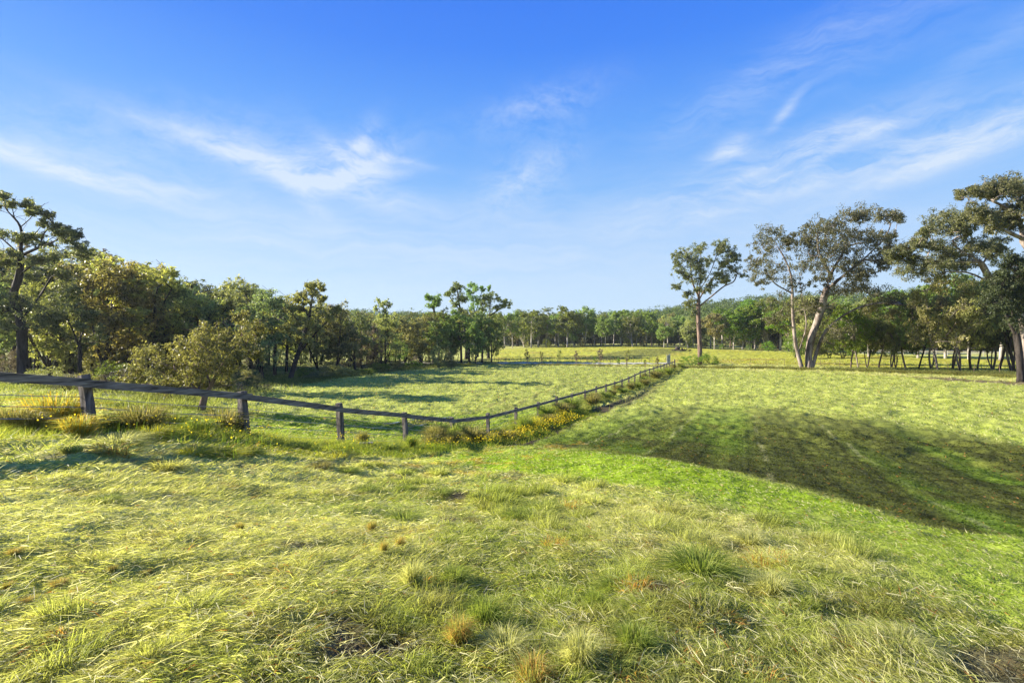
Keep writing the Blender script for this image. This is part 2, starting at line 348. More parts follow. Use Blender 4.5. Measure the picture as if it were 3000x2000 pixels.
# ------------------------------------------------------------------ materials
def new_mat(name):
    m = bpy.data.materials.new(name); m.use_nodes = True; nt = m.node_tree; nt.nodes.clear()
    o = nt.nodes.new('ShaderNodeOutputMaterial'); return m, nt, o
def mat_ground():
    m, nt, o = new_mat('ground'); bs = NN(nt, 'ShaderNodeBsdfPrincipled', i_Roughness=.95)
    bs.inputs['Specular IOR Level'].default_value = .15
    at = NN(nt, 'ShaderNodeAttribute', attribute_name='tint'); geo = nt.nodes.new('ShaderNodeNewGeometry')
    mp = nt.nodes.new('ShaderNodeMapping'); nt.links.new(geo.outputs['Position'], mp.inputs[0]); mp.inputs['Scale'].default_value = (1, 1, .3)
    n1 = NN(nt, 'ShaderNodeTexNoise', i_Scale=9.0, i_Detail=6.0, i_Roughness=.7); nt.links.new(mp.outputs[0], n1.inputs['Vector'])
    n2 = NN(nt, 'ShaderNodeTexNoise', i_Scale=1.3, i_Detail=8.0, i_Roughness=.75); nt.links.new(mp.outputs[0], n2.inputs['Vector'])
    v = MATH(nt, 'MULTIPLY', n1.outputs['Fac'], n2.outputs['Fac'])
    rr = RAMP(nt, v, [(.10, (.35, .30, .28)), (.22, (.92, .92, .9)), (.40, (1.35, 1.33, 1.2))])
    nt.links.new(MIXC(nt, 1.0, at.outputs['Color'], rr, 'MULTIPLY'), bs.inputs['Base Color'])
    bp = NN(nt, 'ShaderNodeBump', i_Strength=.8, i_Distance=.05); nt.links.new(v, bp.inputs['Height'])
    nt.links.new(bp.outputs[0], bs.inputs['Normal']); nt.links.new(bs.outputs[0], o.inputs[0]); return m
def mat_blade(name='grass_blade', tr=.52, gloss=.2):
    m, nt, o = new_mat(name); at = NN(nt, 'ShaderNodeAttribute', attribute_name='tint')
    d = NN(nt, 'ShaderNodeBsdfPrincipled', i_Roughness=.5); d.inputs['Specular IOR Level'].default_value = gloss
    t = nt.nodes.new('ShaderNodeBsdfTranslucent'); mx = NN(nt, 'ShaderNodeMixShader'); mx.inputs[0].default_value = tr
    nt.links.new(at.outputs['Color'], d.inputs['Base Color'])
    tcn = MIXC(nt, 1.0, at.outputs['Color'], (1.35, 1.35, .8), 'MULTIPLY'); nt.links.new(tcn, t.inputs[0])
    nt.links.new(d.outputs[0], mx.inputs[1]); nt.links.new(t.outputs[0], mx.inputs[2]); nt.links.new(mx.outputs[0], o.inputs[0]); return m
def mat_leaf(name, dark, light, tr=.35, gloss=.4, hue=.03):
    m, nt, o = new_mat(name); geo = nt.nodes.new('ShaderNodeNewGeometry'); oi = nt.nodes.new('ShaderNodeObjectInfo')
    n = NN(nt, 'ShaderNodeTexNoise', i_Scale=.45, i_Detail=2.0); nt.links.new(geo.outputs['Position'], n.inputs['Vector'])
    f = MATH(nt, 'ADD', MATH(nt, 'MULTIPLY', geo.outputs['Random Per Island'], .95), MATH(nt, 'SUBTRACT', MATH(nt, 'MULTIPLY', n.outputs['Fac'], 1.3), .62), True)
    c = MIXC(nt, f, tuple(dark), tuple(light))
    hs = nt.nodes.new('ShaderNodeHueSaturation'); nt.links.new(c, hs.inputs['Color'])
    nt.links.new(MATH(nt, 'ADD', MATH(nt, 'MULTIPLY', oi.outputs['Random'], 2 * hue), .5 - hue), hs.inputs['Hue'])
    nt.links.new(MATH(nt, 'ADD', MATH(nt, 'MULTIPLY', oi.outputs['Random'], .5), .75), hs.inputs['Value'])
    d = NN(nt, 'ShaderNodeBsdfPrincipled', i_Roughness=.42); d.inputs['Specular IOR Level'].default_value = gloss
    t = nt.nodes.new('ShaderNodeBsdfTranslucent'); mx = NN(nt, 'ShaderNodeMixShader'); mx.inputs[0].default_value = tr
    nt.links.new(hs.outputs[0], d.inputs['Base Color']); nt.links.new(MIXC(nt, 1.0, hs.outputs[0], (1.5, 1.6, .7), 'MULTIPLY'), t.inputs[0])
    nt.links.new(d.outputs[0], mx.inputs[1]); nt.links.new(t.outputs[0], mx.inputs[2]); nt.links.new(mx.outputs[0], o.inputs[0]); return m
def mat_bark(name, dark, light, scale=3.0, low=.38, high=.62, rough=.85, st=(1, 1, .22)):
    m, nt, o = new_mat(name); tcn = nt.nodes.new('ShaderNodeTexCoord'); mp = nt.nodes.new('ShaderNodeMapping')
    mp.inputs['Scale'].default_value = st; nt.links.new(tcn.outputs['Object'], mp.inputs[0])
    n = NN(nt, 'ShaderNodeTexNoise', i_Scale=scale, i_Detail=7.0, i_Roughness=.65, i_Distortion=.4); nt.links.new(mp.outputs[0], n.inputs['Vector'])
    c = RAMP(nt, n.outputs['Fac'], [(low, dark), (high, light)])
    bs = NN(nt, 'ShaderNodeBsdfPrincipled', i_Roughness=rough); bs.inputs['Specular IOR Level'].default_value = .2
    nt.links.new(c, bs.inputs['Base Color']); bp = NN(nt, 'ShaderNodeBump', i_Strength=.7, i_Distance=.04)
    nt.links.new(n.outputs['Fac'], bp.inputs['Height']); nt.links.new(bp.outputs[0], bs.inputs['Normal']); nt.links.new(bs.outputs[0], o.inputs[0]); return m
def mat_plain(name, col, rough=.7, metal=0.0, spec=.3):
    m, nt, o = new_mat(name); bs = NN(nt, 'ShaderNodeBsdfPrincipled', i_Roughness=rough, i_Metallic=metal)
    bs.inputs['Specular IOR Level'].default_value = spec
    tcn = nt.nodes.new('ShaderNodeTexCoord'); n = NN(nt, 'ShaderNodeTexNoise', i_Scale=6.0, i_Detail=5.0); nt.links.new(tcn.outputs['Object'], n.inputs['Vector'])
    nt.links.new(RAMP(nt, n.outputs['Fac'], [(.3, tuple(v * .75 for v in col)), (.7, tuple(min(1, v * 1.15) for v in col))]), bs.inputs['Base Color'])
    nt.links.new(bs.outputs[0], o.inputs[0]); return m
M_GROUND = mat_ground(); M_BLADE = mat_blade()
L_DARK = mat_leaf('leaf_dark', (0.075, 0.098, 0.052), (0.297, 0.317, 0.149), .42, .22)
L_OLIVE = mat_leaf('leaf_olive', (0.115, 0.127, 0.052), (0.459, 0.432, 0.176), .45, .22)
L_GOLD = mat_leaf('leaf_golden', (0.161, 0.161, 0.052), (0.567, 0.513, 0.189), .46, .22)
L_FRESH = mat_leaf('leaf_fresh', (.10, .15, .035), (.31, .37, .10), .36, .22)
L_LIME = mat_leaf('leaf_lime', (.09, .14, .015), (.25, .33, .04), .42, .3)
L_DEEP = mat_leaf('leaf_deep', (.025, .04, .018), (.10, .125, .055), .3, .2)
L_GREY = mat_leaf('leaf_grey', (0.103, 0.081, 0.063), (0.312, 0.247, 0.195), .25, .3)
L_FOREST = mat_leaf('leaf_forest', (.05, .065, .025), (.15, .17, .06), .35, .05)
B_DARK = mat_bark('bark_dark', (.018, .015, .013), (.07, .058, .05))
B_PALE = mat_bark('bark_pale', (.17, .145, .12), (.50, .46, .41), 2.0, .38, .56)
B_BROWN = mat_bark('bark_brown', (.07, .045, .035), (.27, .19, .15))
B_GUM = mat_bark('bark_gum', (.075, .055, .045), (.34, .285, .24), 1.6, .40, .60)
M_WOOD = mat_bark('fence_timber', (.055, .047, .04), (.23, .20, .175), 9.0)
M_WOOD2 = mat_bark('rail_timber', (.07, .06, .052), (.28, .25, .22), 5.0, st=(.35, .35, 3.5))
M_WIRE = mat_plain('wire', (.45, .45, .43), .35, .9)
M_DEAD = mat_bark('dead_wood', (.12, .11, .10), (.36, .33, .30), 5.0)

# ------------------------------------------------------------------ ground sheet
def build_ground():
    radii = np.concatenate([np.geomspace(.6, 130, 760), np.geomspace(130, 2500, 120)[1:]])
    fa = np.radians(np.linspace(-56, 56, 900)); ba = np.radians(np.linspace(56, 304, 90))[1:-1]
    ang = np.concatenate([fa, ba]); R, A = np.meshgrid(radii, ang, indexing='ij')
    x = (R * np.sin(A)).ravel(); y = (R * np.cos(A)).ravel()
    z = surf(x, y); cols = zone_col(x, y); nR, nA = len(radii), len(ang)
    V = np.stack([x, y, z], 1); V = np.vstack([V, [[0, 0, tz(0, 0)]]]); cols = np.vstack([cols, C_STRAW])
    i = np.arange(nR - 1)[:, None] * nA; j = np.arange(nA)[None, :]; j2 = (j + 1) % nA
    Q = np.stack([i + j, i + nA + j, i + nA + j2, i + j2], -1).reshape(-1, 4)
    T = np.stack([np.full(nA, nR * nA), np.arange(nA), (np.arange(nA) + 1) % nA], 1)
    loops = np.concatenate([Q.ravel(), T.ravel()]); st = np.concatenate([np.arange(len(Q)) * 4, len(Q) * 4 + np.arange(nA) * 3])
    me = fast_mesh('ground', V, loops, st, M_GROUND, cols, True)
    return tag(link('ground', me), kind='structure')
ground = build_ground()

# ------------------------------------------------------------------ grass
L_FRESH_ = L_FRESH
def blades(name, pos, dirs, L, Wd, cols, label_kind=None, segs=2, bend=.35, parent=None, mat=None):
    """one mesh of bent tapering blades. dirs: unit axis at the root"""
    n = len(pos); rng = RS(len(pos) % 9973)
    side = np.cross(dirs, rng.normal(0, 1, (n, 3))); side /= np.linalg.norm(side, axis=1)[:, None] + 1e-9
    hw = (Wd / 2)[:, None]; L = L[:, None]
    droop = np.stack([dirs[:, 0], dirs[:, 1], -np.abs(dirs[:, 2]) - .15], 1) * bend
    p1 = pos + dirs * L * .5; p2 = pos + dirs * L * .8 + droop * L * .45
    if segs == 2:
        V = np.stack([pos - side * hw, pos + side * hw, p1 + side * hw * .9, p1 - side * hw * .9, p2], 1).reshape(-1, 3)
        b = np.arange(n)[:, None] * 5; loops = (b + np.array([0, 1, 2, 3, 3, 2, 4])).ravel()
        st = (np.arange(n)[:, None] * 7 + np.array([0, 4])).ravel(); c = np.repeat(cols, 5, 0)
    else:
        V = np.stack([pos - side * hw, pos + side * hw, p2], 1).reshape(-1, 3)
        loops = np.arange(n * 3); st = np.arange(n) * 3; c = np.repeat(cols, 3, 0)
    me = fast_mesh(name, V, loops, st, mat or M_BLADE, c)
    if name == '_m': return me
    o = link(name, me, parent); return o
def scatter(n, r0, r1, seed, amax=54):
    rng = RS(seed); r = np.exp(rng.uniform(math.log(r0), math.log(r1), n)); a_ = np.radians(rng.uniform(-amax, amax, n))
    return r * np.sin(a_), r * np.cos(a_), r, rng
def unit(v): return v / (np.linalg.norm(v, axis=1)[:, None] + 1e-9)
def grass_field(name, n, r0, r1, seed, Lr, Wr, tilt, segs, kinds=None, upf=0.0, amax=54):
    x, y, r, rng = scatter(n, r0, r1, seed, amax)
    keep = np.ones(n, bool)
    road = (np.abs(y - 103.5 - .02 * x) < 4) & (x > -10) & (x < 40); keep &= ~road
    dens = 1 - .95 * sstep(.8, .4, seg_dist(TRACK, x, y)) * sstep(60, 30, y); keep &= rng.rand(n) < dens
    bare = sstep(.70, .80, fbm(x / .9 + 40, y / .9, 3, 11)) * sstep(14, 8, r); keep &= rng.rand(n) > bare * .75
    x, y, r = x[keep], y[keep], r[keep]; n = len(x)
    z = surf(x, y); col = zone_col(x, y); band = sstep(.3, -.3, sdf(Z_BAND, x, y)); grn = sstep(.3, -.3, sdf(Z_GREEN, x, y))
    flow = 6.3 * fbm(x / 2.2, y / 2.2, 2, 31) + np.where(x > 0, -.7, 2.3) + rng.normal(0, 1.15, n)
    tl = np.abs(rng.normal(tilt, .22, n)); tuft = sstep(.62, .8, fbm(x / .4, y / .4, 2, 33))
    tl = tl + tuft * .45 + upf; tl = np.clip(tl, .03, 1.45)
    d = np.stack([np.cos(flow) * np.cos(tl), np.sin(flow) * np.cos(tl), np.sin(tl)], 1)
    L = rng.uniform(*Lr, n) * (1 + .3 * tuft) * (1 - .55 * band) * (1 - .45 * grn); Wd = rng.uniform(*Wr, n)
    sc = np.maximum(1, r / r0 * .9) if kinds == 'grow' else np.ones(n); L = L * np.sqrt(sc); Wd = Wd * sc
    v = (rng.uniform(.62, 1.4, n) if r0 < 20 else rng.uniform(.82, 1.2, n))[:, None]; pale = (rng.rand(n) < .16)[:, None]
    c = col * v; c = np.where(pale & (band < .5)[:, None], np.array([.62, .58, .33]) * rng.uniform(.7, 1.1, n)[:, None], c)
    red = (rng.rand(n) < .012)[:, None]; c = np.where(red, np.array([.40, .17, .05]), c)
    pos = np.stack([x, y, z - .005 + rng.uniform(0, .02, n)], 1)
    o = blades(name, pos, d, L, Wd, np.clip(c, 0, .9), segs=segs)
    return o
g1 = grass_field('mown_grass', 400000, 1.7, 8.5, 51, (.035, .14), (.0026, .0054), .26, 2, amax=66)
tag(g1, kind='stuff')
g0 = grass_field('mown_grass', 30000, .35, 1.8, 50, (.045, .17), (.0028, .0058), .30, 2, amax=178)
tag(g0, kind='stuff')
g2 = grass_field('mown_grass', 250000, 7.5, 30, 52, (.07, .17), (.007, .013), .36, 1, 'grow', amax=66)
tag(g2, kind='stuff')
g3 = grass_field('field_grass', 170000, 28, 130, 53, (.12, .22), (.022, .04), .75, 1, 'grow')
tag(g3, kind='stuff')

def tufted():
    """soft tussocks that blend into the mown grass: many small fans of blades"""
    rng = RS(88); x, y, r, _ = scatter(520, 2.0, 17, 89); band = sdf(Z_BAND, x, y) < .5; grn = sdf(Z_GREEN, x, y) < .2
    k = fbm(x / 2.5, y / 2.5, 3, 90) + np.where(x > -.8, .12, -.14); keep = (k > .46) & ~band & ~grn; x, y, r = x[keep], y[keep], r[keep]; n = len(x)
    per = 300; R_ = rng.uniform(.05, .16, n) * np.clip(r / 5, .8, 1.35); cx = np.repeat(x, per); cy = np.repeat(y, per); RR = np.repeat(R_, per); m = n * per
    a_ = rng.uniform(0, 6.28, m); q = RR * rng.rand(m) ** .6; px = cx + q * np.cos(a_); py = cy + q * np.sin(a_)
    lean_a = np.repeat(rng.uniform(-1.6, .6, n), per); el_ = np.clip(np.repeat(rng.uniform(.55, 1.15, n), per) + rng.normal(0, .28, m), .15, 1.5)
    da = np.where(rng.rand(m) < .5, lean_a + rng.normal(0, .5, m), a_); d = np.stack([np.cos(da) * np.cos(el_), np.sin(da) * np.cos(el_), np.sin(el_)], 1)
    base = zone_col(px, py); g = np.repeat(rng.rand(n), per)[:, None]; c = base * (1 - .4 * g) + np.array([.24, .31, .05]) * .4 * g
    rust = (np.repeat(rng.rand(n) < .07, per) & (rng.rand(m) < .4))[:, None]; c = np.where(rust, np.array([.50, .27, .06]), c) * rng.uniform(.6, 1.4, m)[:, None]
    L = RR * rng.uniform(.8, 1.9, m) * 1.1; o = blades('tufted_grass', np.stack([px, py, surf(px, py) - .01], 1), d, L, rng.uniform(.0022, .0045, m) * np.maximum(1, np.repeat(r, per) / 4.5), np.clip(c, 0, .85), segs=2, bend=.45); tag(o, kind='stuff')
tufted()
def straw():
    """loose pale cut stalks lying on top"""
    x, y, r, rng = scatter(9000, 1.8, 12, 95); k = (sdf(Z_BAND, x, y) > .3) & (sdf(Z_GREEN, x, y) > 0); x, y, r = x[k], y[k], r[k]; n = len(x); a_ = rng.uniform(0, 6.28, n); el_ = np.clip(rng.normal(.12, .2, n), -.05, .9)
    d = np.stack([np.cos(a_) * np.cos(el_), np.sin(a_) * np.cos(el_), np.sin(el_)], 1); c = np.array([.66, .63, .38]) * rng.uniform(.7, 1.15, n)[:, None]
    o = blades('cut_straw', np.stack([x, y, surf(x, y) + rng.uniform(.02, .06, n)], 1), d, rng.uniform(.05, .17, n), rng.uniform(.0025, .0045, n) * np.maximum(1, r / 3.5), c, segs=2, bend=.2); tag(o, kind='stuff')
straw()
# ------------------------------------------------------------------ the timber fence: posts, rails and wires are parts of one fence
RAILTOP = {6.6: 1.41, 9.6: .915, 12.6: .315, 15.6: -.376, 18.6: -1.03, 21.6: -1.65, 24.6: -1.94, 27.6: -2.0}
def pyz(py, D): return EYE - (py - 1000) / 1500 * D
for D_, py_ in ((30.6, 1180), (33.6, 1165), (36.6, 1154), (39.6, 1144), (45.6, 1126), (51.6, 1112)): RAILTOP[D_] = pyz(py_, D_)
_k = sorted(RAILTOP)
def railtop(D):
    if D <= 51.6: return float(np.interp(D, _k, [RAILTOP[k] for k in _k]))
    g = tz(fence_x(D), D) + 1.12
    t = min(1, (D - 51.6) / 9); return g * t + (tz(fence_x(D), D) + (RAILTOP[51.6] - tz(fence_x(51.6), 51.6))) * (1 - t)
fence = empty('timber_fence', (fence_x(9.6), 9.6, tz(fence_x(9.6), 9.6)))
tag(fence, 'long weathered timber post and rail fence crossing the paddock to the lone tree', 'fence')
F0 = Vector(fence.location)
rngf = RS(5); LEAN = {0: (-.20, .02), 1: (-.13, 0), 2: (-.10, .02), 3: (-.08, 0), 4: (-.07, 0), 5: (-.03, 0)}
def fpt(D, z): return Vector((fence_x(D), D, z))
FD = Vector((680.0 / 1500, 1, 0)).normalized(); FN = Vector((FD.y, -FD.x, 0))
for i, D in enumerate(FZ):
    rt = railtop(D); g = tz(fence_x(D), D) - .3; lx, ly = LEAN.get(i - 1, (rngf.uniform(-.02, .02), 0))
    top = fpt(D, rt + (.06 if i % 3 else .10)) + Vector((lx / 2, ly, 0)); bot = fpt(D, g) - Vector((lx / 2, 0, 0))
    w = .155 if i < 4 else .14
    if i == 28: w = .24; top.z += .25
    m = MB(); m.beam(bot - F0, top - F0, w, w, up=FD, jit=.006, rng=RS(100 + i), segs=7)
    p = m.build('post', M_WOOD, fence)
    # rails overlap the camera-side face of each post
for i in range(28):
    A = fpt(FZ[i] - (.12 if i % 2 else -.02), railtop(FZ[i]) - .085) + FN * .098; B = fpt(FZ[i + 1] + (.12 if i % 2 else -.02), railtop(FZ[i + 1]) - .085) + FN * .098
    if i % 2: A += FN * .003; B += FN * .003
    m = MB(); m.beam(A - F0, B - F0, .045, .15, jit=.0025, rng=RS(200 + i), segs=9)
    m.build('rail', M_WOOD2, fence)
for k, dz in enumerate((.36, .55, .76, .98)):
    m = MB(); pts = []
    for i in range(28):
        for t in (0, .25, .5, .75):
            D = FZ[i] + 3 * t; pts.append(fpt(D, railtop(FZ[i]) * (1 - t) + railtop(FZ[i + 1]) * t - dz - .03 * math.sin(math.pi * t)) - FN * .082 - F0)
    m.tube(pts, [.007] * len(pts), 4); m.build('wire', M_WIRE, fence)
# second post-and-rail wing is bare stock wire on thin stakes: far paddock fences
def wire_fence(pts, n, label, h=1.15, wires=3, mat=None, rad=.03, rails=False, jit=.1):
    P0 = np.array(pts[0]); root = empty('wire_fence' if not rails else 'rail_fence', (P0[0], P0[1], tz(P0[0], P0[1]))); tag(root, label, 'fence'); o = Vector(root.location)
    rng = RS(n); seg = [math.hypot(pts[k + 1][0] - pts[k][0], pts[k + 1][1] - pts[k][1]) for k in range(len(pts) - 1)]; L = sum(seg); tops = []
    for i in range(n):
        s = L * i / (n - 1) - 1e-6; k = 0
        while k < len(seg) - 1 and s > seg[k]: s -= seg[k]; k += 1
        t = max(0, s) / seg[k]; x = pts[k][0] * (1 - t) + pts[k + 1][0] * t; y = pts[k][1] * (1 - t) + pts[k + 1][1] * t; z = tz(x, y)
        top = Vector((x + rng.normal(0, jit), y, z + h * rng.uniform(.92, 1.08))); tops.append(Vector((x, y, z + h)))
        m = MB(); m.tube([Vector((x, y, z - .2)) - o, top - o], [rad, rad * .85], 6); m.build('post', mat or B_DARK, root)
    for w in range(wires):
        m = MB(); dz = .06 + w * (h * .8 / max(1, wires - 1) if not rails else .42)
        if rails:
            for a_, b_ in zip(tops[:-1], tops[1:]):
                m.beam(a_ - Vector((0, rad + .03, dz + .08)) - o, b_ - Vector((0, rad + .03, dz + .08)) - o, .04, .13)
            m.build('rail', mat, root)
        else:
            m.tube([t - Vector((0, 0, dz)) - o for t in tops], [.006] * n, 4); m.build('wire', M_WIRE, root)
    return root
def gxy(px, py): h_ = ghit(px, py); return (h_[0], h_[1])
def gxd(px, D): return ((px - 1500) / 1500 * D, D)
M_PALEPOST = mat_plain('pale_post', (.42, .40, .36), .8)
wire_fence([gxd(1440, 110), gxd(1700, 107), gxd(1950, 104)], 24, 'thin wire fence along the gravel drive beyond the left paddock', 1.25, 3, B_BROWN, .035)
wire_fence([gxd(2010, 97), gxd(2400, 86), gxd(2750, 74), gxd(3200, 62)], 20, 'sagging wire fence on thin stakes behind the right hand trees', 1.3, 2, B_BROWN, .035, jit=.15)
wire_fence([gxd(2500, 150), gxd(2980, 128), gxd(3200, 124)], 22, 'pale two rail fence in front of the woods at the far right', 1.3, 2, M_PALEPOST, .07, rails=True, jit=.0)

# pale board lying at the foot of a post
pb = ghit(1060, 1308); m = MB(); m.beam((-.32, 0, 0), (.62, .05, .02), .14, .035, jit=.002, rng=RS(3), segs=5)
plank = m.build('fallen_plank', M_DEAD); plank.location = (pb[0] - .18, pb[1] - .4, tz(pb[0], pb[1] - .4) + .10); tag(plank, 'pale fallen plank lying in the weeds at the foot of a fence post', 'plank')

# ------------------------------------------------------------------ drive beyond the paddock, puddles in the wheel ruts
def strip(name, pts, w, mat, lift=.05, cols=None):
    V = []; Q = []
    pts = np.array(pts, float); n = 90; s = np.linspace(0, len(pts) - 1, n); cxs = np.interp(s, range(len(pts)), pts[:, 0]); cys = np.interp(s, range(len(pts)), pts[:, 1])
    tx = np.gradient(cxs); ty = np.gradient(cys); L = np.hypot(tx, ty); nx, ny = -ty / L, tx / L
    for k in range(n):
        for e_ in (-1, -.33, .33, 1):
            x = cxs[k] + nx[k] * w * e_ / 2; y = cys[k] + ny[k] * w * e_ / 2; V.append((x, y, float(surf(x, y)[0]) + lift))
    for k in range(n - 1):
        for e_ in range(3): Q.append((k * 4 + e_, k * 4 + e_ + 1, k * 4 + 5 + e_, k * 4 + 4 + e_))
    return link(name, quads_mesh(name, V, Q, mat, smooth=True))
M_GRAVEL = mat_plain('gravel', (.46, .45, .36), .9)
d = strip('road', [gxd(1150, 112), gxd(1380, 108), gxd(1600, 105.5), gxd(1800, 103.5), gxd(1960, 103)], 3.2, M_GRAVEL, .09); tag(d, kind='structure')
M_WATER = bpy.data.materials.new('water'); M_WATER.use_nodes = True
_b = M_WATER.node_tree.nodes['Principled BSDF']; _b.inputs['Base Color'].default_value = (.03, .035, .03, 1); _b.inputs['Roughness'].default_value = .04
def puddle(px, py, rx, ry, rot, label):
    c = ghit(px, py); rng = RS(int(px)); V = [(0, 0, 0)]; n = 40
    for k in range(n):
        t = 2 * math.pi * k / n; r = 1 + .35 * math.sin(3 * t + px) * rng.uniform(.6, 1.1) + .2 * math.sin(7 * t)
        X = rx * r * math.cos(t); Y = ry * r * math.sin(t); ca, sa = math.cos(rot), math.sin(rot); V.append((X * ca - Y * sa, X * sa + Y * ca, 0))
    me = bpy.data.meshes.new('puddle'); me.from_pydata(V, [], [(0, k + 1, (k + 1) % n + 1) for k in range(n)]); me.materials.append(M_WATER)
    o = link('puddle', me); o.location = (c[0], c[1], surf(c[0], c[1])[0] + .03); tag(o, label, 'puddle', 'puddles in the wheel ruts'); return o
fa_ = math.atan2(1500, 680)
for i, (px, py, rx, ry, lb) in enumerate([(1145, 1246, .55, .18, 'brightest puddle, between two posts where the ruts begin'), (1205, 1236, 1.0, .10, 'long thin puddle behind the dipping rail in the left paddock'),
        (1262, 1231, .8, .12, 'shiny puddle between grass tufts in the left rut'), (1240, 1250, 1.1, .08, 'narrow streak of water in the near rut'), (1310, 1228, .7, .10, 'puddle just left of the fourth leaning post from the dip'),
        (1400, 1228, .5, .16, 'small bright puddle under the climbing rail'), (1090, 1258, .6, .06, 'faint sliver of water at the left end of the ruts'), (1372, 1212, 1.2, .07, 'far sliver of water in the rut behind the fence')]):
    puddle(px, py, rx, ry, 1.0, lb)

# small estate sign beside the end of the fence
sg = ghit(1959, 1066); sgn = empty('notice_sign', sg, 0); tag(sgn, 'tall narrow pale grey sign board beside the far end of the timber fence', 'sign')
m = MB(); m.beam((-.36, 0, .0), (-.36, 0, 2.0), .06, .06, up=(0, 1, 0)); m.build('post', M_PALEPOST, sgn)
m = MB(); m.beam((.30, 0, .0), (.30, 0, 2.0), .06, .06, up=(0, 1, 0)); m.build('post', M_PALEPOST, sgn)
m = MB(); m.beam((0, -.05, .18), (0, -.05, 1.72), .66, .03, up=(0, 1, 0)); m.build('board', mat_plain('sign_board', (.30, .34, .33), .6), sgn)
m = MB(); m.beam((.08, -.05, 1.725), (.08, -.05, 1.99), .34, .03, up=(0, 1, 0)); m.build('top_plate', mat_plain('sign_plate', (.6, .58, .58), .5), sgn)
m = MB()
for zz, w_ in ((1.45, .14), (1.27, .10), (1.05, .12), (.83, .12), (.66, .10), (.5, .12)): m.beam((.02 - w_ / 2, -.07, zz), (.02 + w_ / 2, -.07, zz), .008, .11)
m.build('lettering', mat_plain('sign_ink', (.03, .03, .05), .6), sgn)
m = MB()
for xx in (-.2, .24): m.beam((xx, -.068, .3), (xx, -.068, 1.62), .02, .006, up=(0, 1, 0))
m.build('border', mat_plain('sign_border', (.62, .62, .62), .6), sgn)
# old stump and timber heap on the mound with painted shade
for px, py, s, lb in ((1985, 1025, 1.0, 'dark square stump at the crest of the shaded mound'), (1998, 1028, 1.3, 'low heap of dark earth and timber beside the stump')):
    g = ghit(px, py); rng = RS(px); m = MB()
    if s == 1.0:
        m.tube([(0, 0, -.2), (0, 0, .4), (.1, 0, 1.1)], [.95, .8, .75], 9); o = m.build('tree_stump', B_DARK, None, True); cat = 'stump'
    else:
        for k in range(16):
            a_ = rng.uniform(-2.6, 2.6); m.beam((a_, rng.uniform(-.8, .8), .1), (a_ + rng.uniform(-1.2, 1.2), rng.uniform(-.8, .8), .2 + .8 * rng.rand() * (1 - abs(a_) / 3)), .3, .3, jit=.05, rng=rng, segs=3)
        o = m.build('timber_heap', B_DARK); cat = 'timber heap'
    o.location = g; tag(o, lb, cat)
